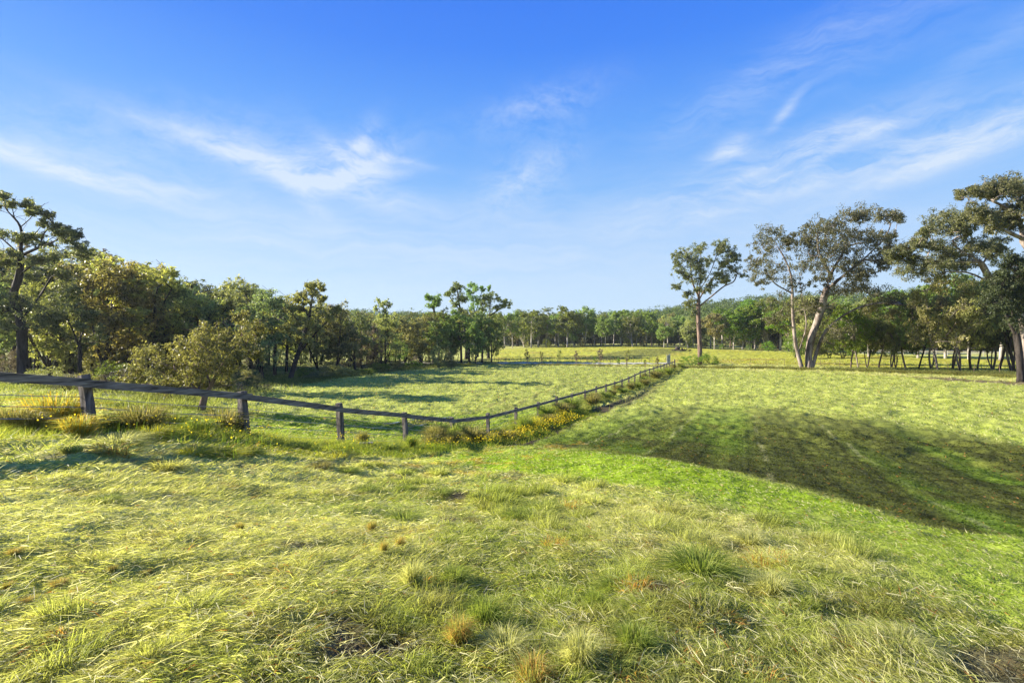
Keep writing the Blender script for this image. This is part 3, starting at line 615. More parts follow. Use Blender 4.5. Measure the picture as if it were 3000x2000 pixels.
# ------------------------------------------------------------------ trees
class Skel:
    def __init__(s): s.p = []; s.par = []; s.A = np.zeros((512, 3))
    def add(s, p, par):
        k = len(s.p); s.p.append(np.asarray(p, float)); s.par.append(par)
        if k >= len(s.A): s.A = np.vstack([s.A, np.zeros_like(s.A)])
        s.A[k] = p; return k
    def poly(s, pts, par=-1, step=.5):
        """smooth polyline; returns last node index"""
        pts = np.array(pts, float); n = len(pts)
        if par >= 0: pts = np.vstack([s.p[par], pts]); n += 1
        t = np.arange(n); seg = np.linalg.norm(np.diff(pts, axis=0), axis=1).sum(); m = max(3, int(seg / step)); u = np.linspace(0, n - 1, m + 1)
        tan = np.gradient(pts, axis=0); k = np.minimum(u.astype(int), n - 2); f = (u - k)[:, None]
        q = (2 * f ** 3 - 3 * f ** 2 + 1) * pts[k] + (f ** 3 - 2 * f ** 2 + f) * tan[k] + (-2 * f ** 3 + 3 * f ** 2) * pts[k + 1] + (f ** 3 - f ** 2) * tan[k + 1]
        last = par
        for i, x in enumerate(q):
            if i == 0 and par >= 0: continue
            last = s.add(x, last)
        return last
    def reach(s, c, rng, step=.7, wob=.12, zmin=None, down=2.0, arch=.25):
        Pn = s.A[:len(s.p)]; d = c - Pn; dist = np.linalg.norm(d, axis=1)
        cost = dist + down * np.maximum(0, -d[:, 2] + .15 * dist)
        if zmin is not None: cost = cost + 1e3 * (Pn[:, 2] < zmin)
        cost = cost + 1e3 * (dist < .05)
        i = int(np.argmin(cost)); p = s.p[i]; L = dist[i]; n = max(1, int(L / step))
        par = s.par[i]; dr = (p - s.p[par]) if par >= 0 else np.array([0, 0, 1.]); dr = dr / (np.linalg.norm(dr) + 1e-9)
        ctrl = p + (dr * .5 + np.array([0, 0, arch])) * L * .45; last = i
        for k in range(1, n + 1):
            t = k / n; q = (1 - t) ** 2 * p + 2 * t * (1 - t) * ctrl + t * t * c
            if k < n: q = q + rng.normal(0, wob * min(1, L / 3), 3) * .6
            last = s.add(q, last)
        return last
    def radii(s, r0, rt=.018, ex=.5):
        n = len(s.p); w = np.zeros(n); hc = np.zeros(n, bool)
        for i in range(n):
            if s.par[i] >= 0: hc[s.par[i]] = True
        w[~hc] = 1
        for i in range(n - 1, -1, -1):
            if s.par[i] >= 0: w[s.par[i]] += w[i]
        roots = [i for i in range(n) if s.par[i] < 0]; W0 = w[roots].max(); return np.maximum(rt, r0 * (w / W0) ** ex), w
    def mesh(s, name, mat, r0, rt=.018, ex=.5, flare=1.0, rmap=None):
        R, w = s.radii(r0, rt, ex); n = len(s.p); ch = [[] for _ in range(n)]
        for i in range(n):
            if s.par[i] >= 0: ch[s.par[i]].append(i)
        m = MB(); starts = [(i, [i]) for i in range(n) if s.par[i] < 0]
        zs = min(p[2] for p in s.p)
        while starts:
            i, chain = starts.pop(); cur = i
            while ch[cur]:
                c = sorted(ch[cur], key=lambda k: -w[k]); nx_ = c[0]
                for o_ in c[1:]: starts.append((o_, [cur, o_]))
                chain.append(nx_); cur = nx_
            if len(chain) < 2: continue
            rr = [R[k] for k in chain]
            if s.par[chain[0]] >= 0 or chain[0] != i: rr[0] = min(rr[0], rr[1] * 1.15)
            if flare > 1 and s.par[chain[0]] < 0: rr = [r * (1 + (flare - 1) * math.exp(-(s.p[k][2] - zs) / .5)) for r, k in zip(rr, chain)]
            rm = max(rr); m.tube([s.p[k] for k in chain], rr, 9 if rm > .2 else 6 if rm > .08 else 4 if rm > .035 else 3, cap=rm > .2)
        return m.mesh(name, mat, True)
def leaves(name, C, R, per, Ls, mat, rng, flat=.6, droop=.8, wid=.36):
    """diamond leaves round the twig ends C with radii R"""
    C = np.repeat(np.asarray(C), per, 0); R = np.repeat(np.asarray(R), per)[:, None]; n = len(C)
    off = rng.normal(0, 1, (n, 3)); off /= np.linalg.norm(off, axis=1)[:, None]; off *= rng.rand(n, 1) ** .45
    pos = C + off * R * np.array([1, 1, flat])
    ax = unit(rng.normal(0, .8, (n, 3)) + np.array([0, 0, -droop])); sd = unit(np.cross(ax, rng.normal(0, 1, (n, 3))))
    L = (Ls * rng.uniform(.6, 1.4, n))[:, None]; w = L * wid * rng.uniform(.7, 1.2, n)[:, None]
    V = np.stack([pos, pos + ax * L * .45 + sd * w * .5, pos + ax * L, pos + ax * L * .45 - sd * w * .5], 1).reshape(-1, 3)
    return quads_mesh(name, V, np.arange(n * 4).reshape(-1, 4), mat)
def make_tree(kind, base, polys, clumps, r0, leafmat, bark, seed, sub=9, per=26, Ls=.30, twig=True, ex=.58, flare=1.5, zmin=.25, rt=.016, flat=.85, extra=None, subr=.36, step=.6, sm=1.7):
    """base world point; polys: list of (start_index or None, world points); clumps: (x,y,z,rx,ry,rz) world"""
    rng = RS(seed); base = np.asarray(base, float); sk = Skel(); ends = []
    for par, pts in polys:
        pts = [np.asarray(p) - base for p in pts]
        if par is None: ends.append(sk.poly(pts, -1, step))
        else:
            q = pts[0]; Pn = np.array(sk.p); i = int(np.argmin(np.linalg.norm(Pn - q, axis=1))); ends.append(sk.poly(pts[1:], i, step))
    H = max(c[2] for c in clumps) - base[2]
    cl = [np.array(c, float) for c in clumps]
    for c in cl: c[:3] -= base
    tips, tr = [], []
    order = sorted(cl, key=lambda c: np.linalg.norm(np.array(sk.p) - c[:3], axis=1).min())
    for c in order:
        e_ = sk.reach(c[:3] - np.array([0, 0, c[5] * .35]), rng, step, .15, zmin=H * zmin)
    for c in order:
        k = max(3, int(sub * sm * rng.uniform(.6, 1.5)))
        for _ in range(k):
            o = rng.normal(0, .52, 3); o = o / max(1, np.linalg.norm(o) / 1.25); o[2] = o[2] * .95 + .08
            t = c[:3] + o * c[3:6]; bare = rng.rand() < .10
            if not bare: tips.append(t); tr.append(float(np.mean(c[3:6])) * subr * rng.uniform(.5, 1.4))
            if twig: sk.reach(t + (o * .5 if bare else 0), rng, step, .10, zmin=H * zmin)
    if extra:                                   # bare dead twigs
        for t in extra: sk.reach(np.asarray(t) - base, rng, step, .1, zmin=H * zmin)
    root = empty(kind, base)
    link('trunk', sk.mesh('trunk', bark, r0, rt, ex, flare), root)
    link('crown', leaves('crown', tips, tr, per, Ls, leafmat, rng, flat), root)
    return root
def pc(D, lst, depth=1.0, seed=1, sy=1.0):
    rj = RS(seed + 50); lst = list(lst) + [(q[0] + rj.uniform(-1, 1) * q[2] * .8, q[1] + rj.uniform(-.4, 1.2) * q[3], q[2] * .7, q[3] * .8) for q in lst]
    """crown masses measured on the photograph -> world ellipsoids with their own depth"""
    rng = RS(seed); o = []
    cx0 = np.mean([c[0] for c in lst])
    for px, py, rx, rz in lst:
        dd = rng.uniform(-1, 1) * depth; Dk = D + dd; p = P(px, py, Dk); k = Dk / 1500
        o.append((p[0], p[1], p[2], rx * k * 1.05, (rx + rz) * .55 * k * sy, rz * k * 1.45))
    return o
def pl(D, pts, dj=0.0): return [P(x, y, D + (dj * i if not isinstance(dj, (list, tuple)) else dj[i])) for i, (x, y) in enumerate(pts)]

# --- the lone gum at the end of the fence
def hero_lone():
    b = ghit(2051, 1068); D = b[1]
    C = pc(D, [(1978, 750, 14, 9), (1995, 738, 12, 9), (1983, 768, 15, 9), (1988, 793, 18, 13), (2018, 755, 18, 17), (2045, 731, 22, 15), (2061, 723, 12, 13), (2039, 755, 24, 15),
        (2026, 782, 24, 15), (2050, 779, 22, 14), (2071, 763, 14, 12), (2104, 712, 18, 10), (2125, 720, 20, 12), (2141, 734, 16, 12), (2106, 734, 14, 12), (2157, 752, 16, 10), (2130, 763, 20, 12),
        (2109, 768, 18, 10), (2157, 787, 22, 10), (2171, 800, 12, 8), (2128, 800, 22, 12), (2104, 798, 16, 10), (2066, 801, 22, 12), (2029, 811, 20, 12), (2007, 809, 15, 10), (2088, 830, 18, 10),
        (2045, 825, 16, 12), (1980, 833, 13, 8), (2018, 860, 12, 7), (2012, 889, 13, 10), (2026, 892, 14, 12), (2071, 851, 12, 7), (2045, 851, 12, 8), (2122, 819, 16, 8), (2030, 912, 10, 10)], 2.2, 3)
    T = [(None, [b - [0, 0, .3]] + pl(D, [(2050, 1002), (2047, 948), (2046, 900), (2050, 841), (2053, 787), (2053, 740)], [0, 0, 0, .3, .6, .8])),
         (0, pl(D, [(2046, 898), (2088, 865), (2122, 838), (2149, 825), (2160, 800)], [0, -.5, -1, -1.2, -1.4])), (0, pl(D, [(2047, 885), (2061, 854), (2088, 814), (2128, 768), (2141, 747)], [0, .5, 1, 1.4, 1.6])),
         (0, pl(D, [(2046, 880), (2007, 854), (1986, 841), (1975, 822)], [0, -.5, -1, -1])), (0, pl(D, [(2047, 870), (2030, 830), (2024, 790), (2022, 755)], [0, -.6, -1, -1.2])), (0, pl(D, [(2047, 965), (2034, 925), (2028, 895)], [0, -.5, -.8])), (0, pl(D, [(2050, 850), (2080, 800), (2102, 740)], [0, -.5, -1]))]
    ex = [P(x, y, D) for x, y in ((1960, 800), (1962, 830), (2185, 810), (2178, 815), (2090, 745), (2150, 838))]
    t = make_tree('gum_tree', b, T, C, .42, L_DARK2, B_BROWN, 11, sub=7, per=32, Ls=.32, sm=1.9, ex=.68, extra=ex, flare=1.25, zmin=.3)
    tag(t, 'tall lone gum with a long bare trunk at the far end of the timber fence', 'tree')
# --- the many-stemmed gum on the right
def hero_multi():
    b = ghit(2368, 1080); D = b[1]
    C = pc(D, [(2261, 687, 38, 22), (2238, 719, 34, 22), (2215, 774, 28, 20), (2297, 728, 42, 24), (2251, 810, 42, 18), (2293, 774, 42, 20), (2330, 696, 22, 14), (2357, 687, 25, 20), (2398, 664, 38, 18), (2449, 650, 48, 20), (2499, 627, 48, 18),
        (2541, 622, 38, 16), (2587, 627, 42, 16), (2619, 638, 26, 12), (2398, 700, 48, 24), (2458, 691, 52, 26), (2513, 682, 48, 22), (2559, 700, 38, 20), (2596, 691, 32, 16), (2610, 720, 26, 12), (2375, 737, 48, 24), (2440, 737, 52, 24), (2504, 728, 42, 20),
        (2559, 755, 42, 18), (2587, 765, 28, 14), (2357, 778, 42, 20), (2412, 774, 48, 20), (2513, 778, 42, 18), (2320, 820, 42, 16), (2421, 815, 38, 14), (2495, 810, 40, 16), (2536, 801, 33, 15), (2467, 847, 42, 16), (2536, 847, 46, 17), (2582, 866, 46, 15), (2640, 885, 38, 14),
        (2293, 893, 42, 22), (2357, 884, 42, 22), (2444, 975, 46, 22), (2490, 990, 40, 20), (2270, 930, 30, 18), (2410, 900, 30, 16), (2690, 905, 34, 12)], 4.5, 5)
    T = [(None, [b + [-.9, 0, -.3]] + pl(D, [(2330, 1000), (2322, 900), (2318, 810), (2292, 745), (2262, 705)], [0, 0, .4, .8, 1.2])),
         (None, [b + [0, -.2, -.3]] + pl(D, [(2372, 1010), (2398, 930), (2420, 850), (2436, 800), (2470, 740), (2510, 680)], [0, 0, 0, .5, 1, 1.4])),
         (None, [b + [.6, .1, -.3]] + pl(D, [(2398, 1015), (2425, 962), (2476, 921), (2527, 898), (2582, 888), (2640, 893), (2690, 902)], [0, -.5, -1, -1.6, -2, -2.4, -3])),
         (None, [b + [.3, .4, -.3]] + pl(D, [(2380, 1020), (2392, 960), (2395, 900)], [.3, .8, 1.2])),
         (0, pl(D, [(2345, 1030), (2362, 950), (2350, 880), (2342, 800)], [.6, 1, 1.2, 1.4])), (0, pl(D, [(2436, 800), (2400, 740), (2395, 690)], [0, -.8, -1.2])), (0, pl(D, [(2420, 850), (2480, 800), (2540, 750), (2590, 700)], [0, -1, -2, -2.4])),
         (0, pl(D, [(2320, 860), (2270, 830), (2240, 790)], [0, -.6, -1]))]
    ex = [P(x, y, D - 1) for x, y in ((2645, 700), (2660, 690), (2640, 725), (2620, 745), (2600, 790))]
    t = make_tree('gum_tree', b, T, C, .52, L_DARK2, B_GUM, 12, sub=10, per=42, Ls=.30, sm=1.8, ex=.68, extra=ex, flare=1.25, zmin=.22)
    tag(t, 'big spreading gum with several pale stems from one base at the paddock edge', 'tree')
def hero_right():
    b = ghit(3004, 1096); D = b[1]
    C = pc(D, [(2761, 635, 33, 18), (2729, 662, 28, 18), (2793, 651, 42, 22), (2828, 641, 28, 15), (2707, 678, 18, 11), (2828, 662, 28, 16), (2814, 684, 28, 14), (2720, 713, 36, 14), (2761, 726, 40, 17), (2688, 708, 28, 12), (2640, 729, 26, 12), (2627, 751, 26, 12),
        (2680, 753, 38, 15), (2841, 713, 38, 17), (2868, 726, 42, 21), (2921, 710, 33, 16), (2908, 729, 33, 15), (2788, 748, 33, 14), (2720, 769, 46, 15), (2828, 769, 38, 14), (2774, 775, 42, 14), (2654, 790, 42, 17), (2734, 803, 46, 17)], 3, 6)
    T = [(None, [b - [0, 0, .4]] + pl(D, [(3002, 1010), (2996, 945), (2963, 884), (2908, 829), (2876, 774), (2853, 755), (2807, 728), (2782, 690)], [0, 0, -.3, -.6, -.8, -1, -1.2, -1.4])),
         (0, pl(D, [(2876, 774), (2895, 745), (2915, 722)], 0)), (0, pl(D, [(2853, 755), (2780, 770), (2700, 760), (2650, 745)], [0, .6, 1.2, 1.5])), (0, pl(D, [(2908, 829), (2840, 800), (2760, 795)], [0, -1, -1.6]))]
    t = make_tree('gum_tree', b, T, C, .42, L_DARK2, B_GUM, 13, sub=12, per=56, Ls=.25, sm=1.9, ex=.68, flare=1.2)
    tag(t, 'large gum leaning left over the right paddock with a thick grey trunk', 'tree')
    b = gpt(*gxd(3120, 58)); D = 58
    C = pc(D, [(2833, 571, 26, 14), (2868, 558, 33, 14), (2900, 550, 33, 16), (2943, 531, 33, 16), (2962, 542, 28, 20), (2921, 558, 28, 14), (2988, 555, 24, 14), (2881, 614, 33, 16), (2900, 641, 33, 16), (2868, 630, 23, 12), (2935, 630, 28, 18), (2975, 600, 33, 18),
        (2962, 654, 28, 16), (2921, 662, 20, 11), (2988, 630, 28, 18), (3040, 560, 40, 22), (3050, 610, 40, 22), (3090, 590, 40, 26), (3130, 640, 40, 24), (3060, 670, 36, 18), (3170, 700, 40, 22)], 3, 7)
    T = [(None, [b - [0, 0, .4]] + pl(D, [(3100, 980), (3070, 860), (3035, 770), (2998, 705), (2975, 690), (2930, 668), (2895, 645)], [0, 0, 0, 0, -.4, -.8, -1])),
         (0, pl(D, [(2998, 705), (2988, 650), (2972, 620), (2945, 575)], [0, .5, .8, 1])), (0, pl(D, [(3035, 770), (3060, 690), (3080, 620)], [0, 0, .8])), (0, pl(D, [(2972, 620), (2910, 590), (2860, 572)], [0, -.5, -1]))]
    t = make_tree('gum_tree', b, T, C, .42, L_DARK2, B_GUM, 14, sub=12, per=56, Ls=.25, sm=1.9, ex=.68, flare=1.2)
    tag(t, 'tallest gum of all, its high crown reaching in from the right edge', 'tree')
def hero_left():
    b = ghit(66, 1122); D = b[1]; D = max(40, min(D, 52)); b = gpt(*gxd(66, D))
    C = pc(D, [(15, 573, 17, 9), (34, 599, 15, 9), (73, 596, 17, 9), (107, 611, 18, 10), (130, 622, 20, 9), (84, 622, 13, 7), (134, 653, 20, 8), (160, 665, 17, 8), (199, 676, 27, 9), (222, 684, 13, 7), (23, 687, 28, 10), (69, 699, 28, 10), (107, 691, 23, 9),
        (168, 684, 17, 8), (126, 714, 26, 7), (38, 745, 26, 7), (19, 768, 26, 7), (96, 806, 33, 9), (230, 718, 28, 12), (153, 745, 36, 12), (115, 760, 32, 10), (245, 745, 32, 13), (-30, 600, 30, 12), (-40, 680, 30, 12), (-50, 740, 30, 12), (190, 700, 24, 9),
        (23, 883, 46, 18), (76, 890, 42, 18), (134, 902, 46, 20), (191, 883, 40, 22), (38, 940, 40, 18), (115, 945, 40, 18), (170, 800, 30, 10), (200, 840, 30, 14), (-30, 900, 40, 18)], 3, 8)
    T = [(None, [b - [0, 0, .4]] + pl(D, [(65, 1016), (60, 940), (40, 867), (57, 806), (61, 730), (60, 665), (23, 619), (4, 588)], [0, 0, 0, 0, 0, .2, .6, 1])),
         (0, pl(D, [(60, 665), (88, 641), (100, 620)], [0, -.5, -1])), (0, pl(D, [(65, 752), (103, 730), (153, 710), (191, 687)], [0, -.6, -1, -1.4])), (0, pl(D, [(57, 740), (23, 714), (-8, 687)], [0, .6, 1])),
         (0, pl(D, [(62, 930), (111, 875), (149, 814), (165, 787), (200, 740)], [0, .6, 1.2, 1.6, 2])), (0, pl(D, [(56, 806), (99, 775), (145, 765)], [0, -1, -1.5])), (0, pl(D, [(66, 1000), (20, 930), (-10, 860)], [0, -1, -1.6]))]
    t = make_tree('bush_tree', b, T, C, .42, L_DARK2, B_DARK, 15, sub=10, per=34, Ls=.21, sm=1.9, ex=.68, flare=1.3, zmin=.12)
    tag(t, 'tallest dark tree at the left edge with open flat layered branches', 'tree')
def hero_gold():
    b = ghit(588, 1204); D = b[1]
    C = pc(D, [(430, 1040, 46, 22), (480, 1085, 46, 20), (520, 1050, 42, 24), (560, 1090, 40, 20), (600, 1050, 46, 24), (650, 1080, 44, 22), (690, 1040, 40, 26), (720, 1000, 38, 24), (745, 970, 30, 20), (620, 1000, 42, 22), (560, 1005, 40, 20), (660, 975, 34, 18),
        (520, 1120, 40, 14), (470, 1130, 36, 12), (590, 1125, 36, 14), (400, 1080, 36, 20), (640, 1120, 34, 12), (380, 1110, 30, 16), (740, 1030, 24, 14), (710, 930, 26, 16), (600, 960, 30, 14)], 1.8, 9)
    T = [(None, [b - [0, 0, .2]] + pl(D, [(598, 1168), (618, 1130), (650, 1070), (690, 1010)], 0)), (0, pl(D, [(598, 1168), (560, 1125), (520, 1085), (460, 1060)], [0, -.4, -.8, -1])), (0, pl(D, [(618, 1130), (600, 1070), (600, 1010)], [0, .4, .8]))]
    t = make_tree('wattle_tree', b, T, C, .17, L_GOLD2, B_BROWN, 16, sub=11, per=40, Ls=.14, sm=1.7, ex=.58, flare=1.2, zmin=.12, subr=.38, step=.4)
    tag(t, 'low golden leaved spreading tree just behind the left stretch of fence', 'tree')
L_DARK2 = mat_leaf('leaf_gum', (.06, .075, .045), (.27, .27, .13), .42, .25)
L_GOLD2 = mat_leaf('leaf_wattle', (.12, .125, .05), (.38, .36, .15), .45, .2)
hero_lone(); hero_multi(); hero_right(); hero_left(); hero_gold()

# --- generic kinds, built once each at 12 m and copied
def proto(kind, name, seed, leafmat, bark):
    rng = RS(seed); b = np.zeros(3); Hh = 12.0; polys = []; C = []
    def dome(n, x0, y0, z0, z1, rmax, rc, top=1.0):
        for k in range(n):
            t = (k + rng.rand()) / n; z = z0 + (z1 - z0) * t; prof = math.sin(math.pi * min(.98, .18 + .72 * t)) ** .7
            a_ = rng.uniform(0, 6.28); r = rmax * prof * math.sqrt(rng.uniform(.15, 1)); s_ = rc * rng.uniform(.75, 1.3)
            C.append((x0 + r * math.cos(a_), y0 + r * math.sin(a_), z + rng.normal(0, .35), s_, s_, s_ * .8))
    lean = rng.normal(0, .5, 2)
    if kind == 'gum':
        polys.append((None, [(0, 0, -.3), (lean[0] * .3, lean[1] * .3, 3), (lean[0], lean[1], 6), (lean[0] * 1.4, lean[1] * 1.4, 9)]))
        for _ in range(3):
            a_ = rng.uniform(0, 6.28); polys.append((0, [(lean[0] * .5, lean[1] * .5, rng.uniform(2.6, 4.5)), (1.3 * math.cos(a_), 1.3 * math.sin(a_), 6), (2.2 * math.cos(a_), 2.2 * math.sin(a_), 8)]))
        dome(30, lean[0], lean[1], 5.0, 11.6, 3.7, 1.05); kw = dict(r0=.17, sub=8, per=24, Ls=.44, zmin=.2)
    elif kind == 'dense':
        polys.append((None, [(0, 0, -.3), (lean[0] * .4, lean[1] * .4, 3), (lean[0], lean[1], 8)]))
        for _ in range(3):
            a_ = rng.uniform(0, 6.28); polys.append((0, [(0, 0, rng.uniform(.4, 1.6)), (1.2 * math.cos(a_), 1.2 * math.sin(a_), 3.5), (2.4 * math.cos(a_), 2.4 * math.sin(a_), 7)]))
        dome(30, lean[0], lean[1], 3.0, 11.4, 3.3, 1.15); kw = dict(r0=.22, sub=9, per=22, Ls=.31, zmin=.10, sm=2.1, subr=.30)
    elif kind == 'open':
        polys.append((None, [(0, 0, -.3), (lean[0] * .4, lean[1] * .4, 4), (lean[0] * 1.2, lean[1], 8), (lean[0] * 1.5, lean[1] * 2, 10)]))
        for _ in range(3):
            a_ = rng.uniform(0, 6.28); polys.append((0, [(lean[0] * .5, lean[1] * .5, rng.uniform(4, 6)), (1.0 * math.cos(a_), 1.0 * math.sin(a_), 8), (1.8 * math.cos(a_), 1.8 * math.sin(a_), 10)]))
        dome(20, lean[0], lean[1], 5.0, 11.6, 2.9, .85); kw = dict(r0=.2, sub=8, per=24, Ls=.30, zmin=.3, sm=2.1, subr=.32)
    elif kind == 'thin':
        nst = 1 + seed % 3
        for k in range(nst):
            a_ = rng.uniform(0, 6.28); x1, y1 = 1.2 * math.cos(a_), 1.2 * math.sin(a_)
            polys.append((None, [(.1 * k, 0, -.3), (x1 * .5, y1 * .5, 2), (x1 * .4, y1 * 1.2, 4.5), (x1 * 2, y1 * 2, 7.5)]))
        dome(28, lean[0], lean[1], 3.8, 11.5, 4.8, 1.2); kw = dict(r0=.17, sub=8, per=24, Ls=.34, zmin=.15, ex=.5)
    elif kind == 'shrub':
        for k in range(5):
            a_ = rng.uniform(0, 6.28); polys.append((None, [(.4 * math.cos(a_), .4 * math.sin(a_), -.3), (2 * math.cos(a_), 2 * math.sin(a_), 5), (3.5 * math.cos(a_), 3.5 * math.sin(a_), 8)]))
        dome(30, 0, 0, 1.5, 11.0, 6.2, 1.7); kw = dict(r0=.22, sub=9, per=22, Ls=.40, zmin=.0, ex=.5)
    elif kind == 'dead':
        for k in range(9):
            a_ = rng.uniform(0, 6.28); q = rng.uniform(2, 6); polys.append((None, [(.4 * math.cos(a_), .4 * math.sin(a_), -.3), (q * .6 * math.cos(a_), q * .6 * math.sin(a_), 5), (q * math.cos(a_), q * math.sin(a_), 9 + rng.uniform(-2, 2))]))
        dome(34, 0, 0, 2.5, 11.0, 7, 1.6); kw = dict(r0=.25, sub=8, per=3, Ls=.45, zmin=.0, ex=.5)
    t = make_tree(name, b, polys, C, leafmat=leafmat, bark=bark, seed=seed, flare=1.2, rt=.022 if kind != 'dead' else .03, step=.8, **kw)
    t.location = (0, 0, 0); return t
PROTO = {}
def get_proto(kind, name, var, leafmat, bark):
    key = (kind, name, var, leafmat.name, bark.name); first = False
    if key not in PROTO:
        g = None
        for k2, t2 in PROTO.items():
            if k2[0] == kind and k2[2] == var: g = t2; break
        if g is None:
            t = proto(kind, name, 300 + var * 7 + sum(map(ord, kind)), leafmat, bark)
        else:                                   # same shape, other foliage: new mesh data with its own materials
            t = copy_tree(g); t.name = name
            for c in t.children:
                c.data = c.data.copy(); c.data.materials[0] = bark if c.name.startswith('trunk') else leafmat
        PROTO[key] = t; first = True
    return PROTO[key], first
CNT = {}
def plant(kind, name, var, leafmat, bark, loc, h, wid=1.0, rz=None, label=None, cat='tree', group=None, lean=0.0):
    pr, first = get_proto(kind, name, var, leafmat, bark)
    t = pr if first else copy_tree(pr)
    t.name = name; s_ = h / 12.0; rng = RS(int(abs(loc[0]) * 97 + loc[1] * 31) % 100000)
    t.location = (loc[0], loc[1], loc[2] - .05); t.rotation_euler = (0, lean, rng.uniform(0, 6.28) if rz is None else rz)
    t.scale = (s_ * wid, s_ * wid, s_)
    for k in ('label', 'category', 'group'):
        if k in t.keys(): del t[k]
    tag(t, label, cat, group); return t
# ------------------------------------------------------------------ woods
ORD = ['first', 'second', 'third', 'fourth', 'fifth', 'sixth', 'seventh', 'eighth', 'ninth', 'tenth', 'eleventh', 'twelfth', 'thirteenth', 'fourteenth', 'fifteenth', 'sixteenth', 'seventeenth', 'eighteenth', 'nineteenth', 'twentieth']
def ordn(i):
    if i < 20: return ORD[i]
    t = ['twenty', 'thirty', 'forty', 'fifty', 'sixty', 'seventy', 'eighty', 'ninety'][(i + 1) // 10 - 2]; u = (i + 1) % 10
    return t + '-' + ORD[u - 1] if u else {20: 'twentieth', 30: 'thirtieth', 40: 'fortieth', 50: 'fiftieth', 60: 'sixtieth', 70: 'seventieth', 80: 'eightieth'}[i + 1]
def row(spec, cat, group, text, name):
    """spec: (px, D or None, base_py, top_py, kind, var, leaf, bark, wid)"""
    spec = sorted(spec, key=lambda s: s[0])
    for i, (px, D, by, ty, kind, var, leaf, bark, wid) in enumerate(spec):
        b = ghit(px, by) if D is None else gpt(*gxd(px, D)); D = b[1]
        h = max(1.0, ((EYE - (ty - 1000) / 1500 * D) - b[2]) * (.95 if D < 140 else 1))
        plant(kind, name, var, leaf, bark, b, h, wid, None, text[0] % ordn(i) if '%s' in text[0] else text[0], cat, group)
DK, OL, GO, FR, LI, GR = L_DARK, L_OLIVE, L_GOLD, L_FRESH, L_LIME, L_GREY
# left wood, front row seen against its shade
row([(-60, 50, 0, 760, 'dense', 0, DK, B_DARK, 1.1), (150, 56, 0, 800, 'dense', 1, OL, B_DARK, 1.1), (235, 52, 0, 860, 'open', 0, DK, B_DARK, 1.2), (300, 58, 0, 740, 'dense', 2, OL, B_DARK, 1.1), (370, 60, 0, 765, 'dense', 0, GO, B_DARK, 1.0),
     (440, 62, 0, 775, 'open', 1, GO, B_DARK, 1.4), (505, 66, 0, 800, 'dense', 1, DK, B_DARK, 1.0), (560, 64, 0, 830, 'dense', 2, OL, B_DARK, 1.0), (770, None, 1112, 835, 'dense', 0, DK, B_DARK, 1.05), (805, None, 1100, 850, 'open', 2, OL, B_DARK, 1.3),
     (690, 68, 0, 830, 'open', 0, DK, B_DARK, 1.3), (985, None, 1090, 880, 'dense', 1, OL, B_DARK, 1.1), (1040, None, 1085, 900, 'dense', 2, DK, B_DARK, 1.1), (1090, None, 1080, 940, 'dense', 0, GR, B_DARK, 1.0), (1130, None, 1078, 915, 'dense', 1, OL, B_DARK, 1.1),
     (1185, None, 1072, 915, 'dense', 2, OL, B_DARK, 1.2), (1235, None, 1068, 912, 'dense', 0, OL, B_DARK, 1.1), (1290, None, 1064, 900, 'dense', 1, FR, B_DARK, 1.1), (930, 78, 0, 880, 'dense', 0, OL, B_DARK, 1.0)],
    'tree', 'front row of the left wood', ('%s tree from the left in the front row of the dark left wood',), 'bush_tree')
rb = RS(77); back = []
SKY_L = [(-200, 650), (0, 720), (130, 730), (200, 720), (250, 722), (330, 765), (400, 752), (440, 755), (500, 800), (560, 795), (620, 812), (680, 820), (740, 828), (800, 838), (860, 875), (905, 880), (960, 872), (1010, 895), (1060, 918), (1250, 922), (1330, 915)]
for k, px in enumerate(np.linspace(-160, 1320, 56)):
    px = px + rb.uniform(-10, 10); D = (62 + 34 * rb.rand()) if px < 900 else (100 + 30 * rb.rand())
    if 660 < px < 900: D += 12
    top = np.interp(px, *zip(*SKY_L)) + rb.choice([-8, 4, 22, 40])
    back.append((px, D, 0, top, ['open', 'dense', 'open', 'dense', 'open'][k % 5], int(rb.randint(3)), [DK, OL, OL, DK, GO, OL, GR][int(rb.randint(7))] if px < 1000 else [OL, FR, DK, OL][int(rb.randint(4))], B_DARK, rb.uniform(.95, 1.25) * (1.15 if k % 2 == 0 else 1)))
row(back, 'tree', 'trees deep in the left wood', ('%s tree from the left among those standing deeper in the left wood',), 'bush_tree')
# wood thickens behind: low dark understory
under = [(px + rb.uniform(-12, 12), (60 + 40 * rb.rand() if px < 800 else 85 + 35 * rb.rand()), 0, rb.uniform(990, 1040), 'shrub', int(rb.randint(2)), [DK, OL, DK, GR][int(rb.randint(4))], B_DARK, .75) for px in np.linspace(-120, 1330, 56)]
row(under, 'shrub', 'understory of the left wood', ('%s understory shrub from the left beneath the left wood',), 'shrub')

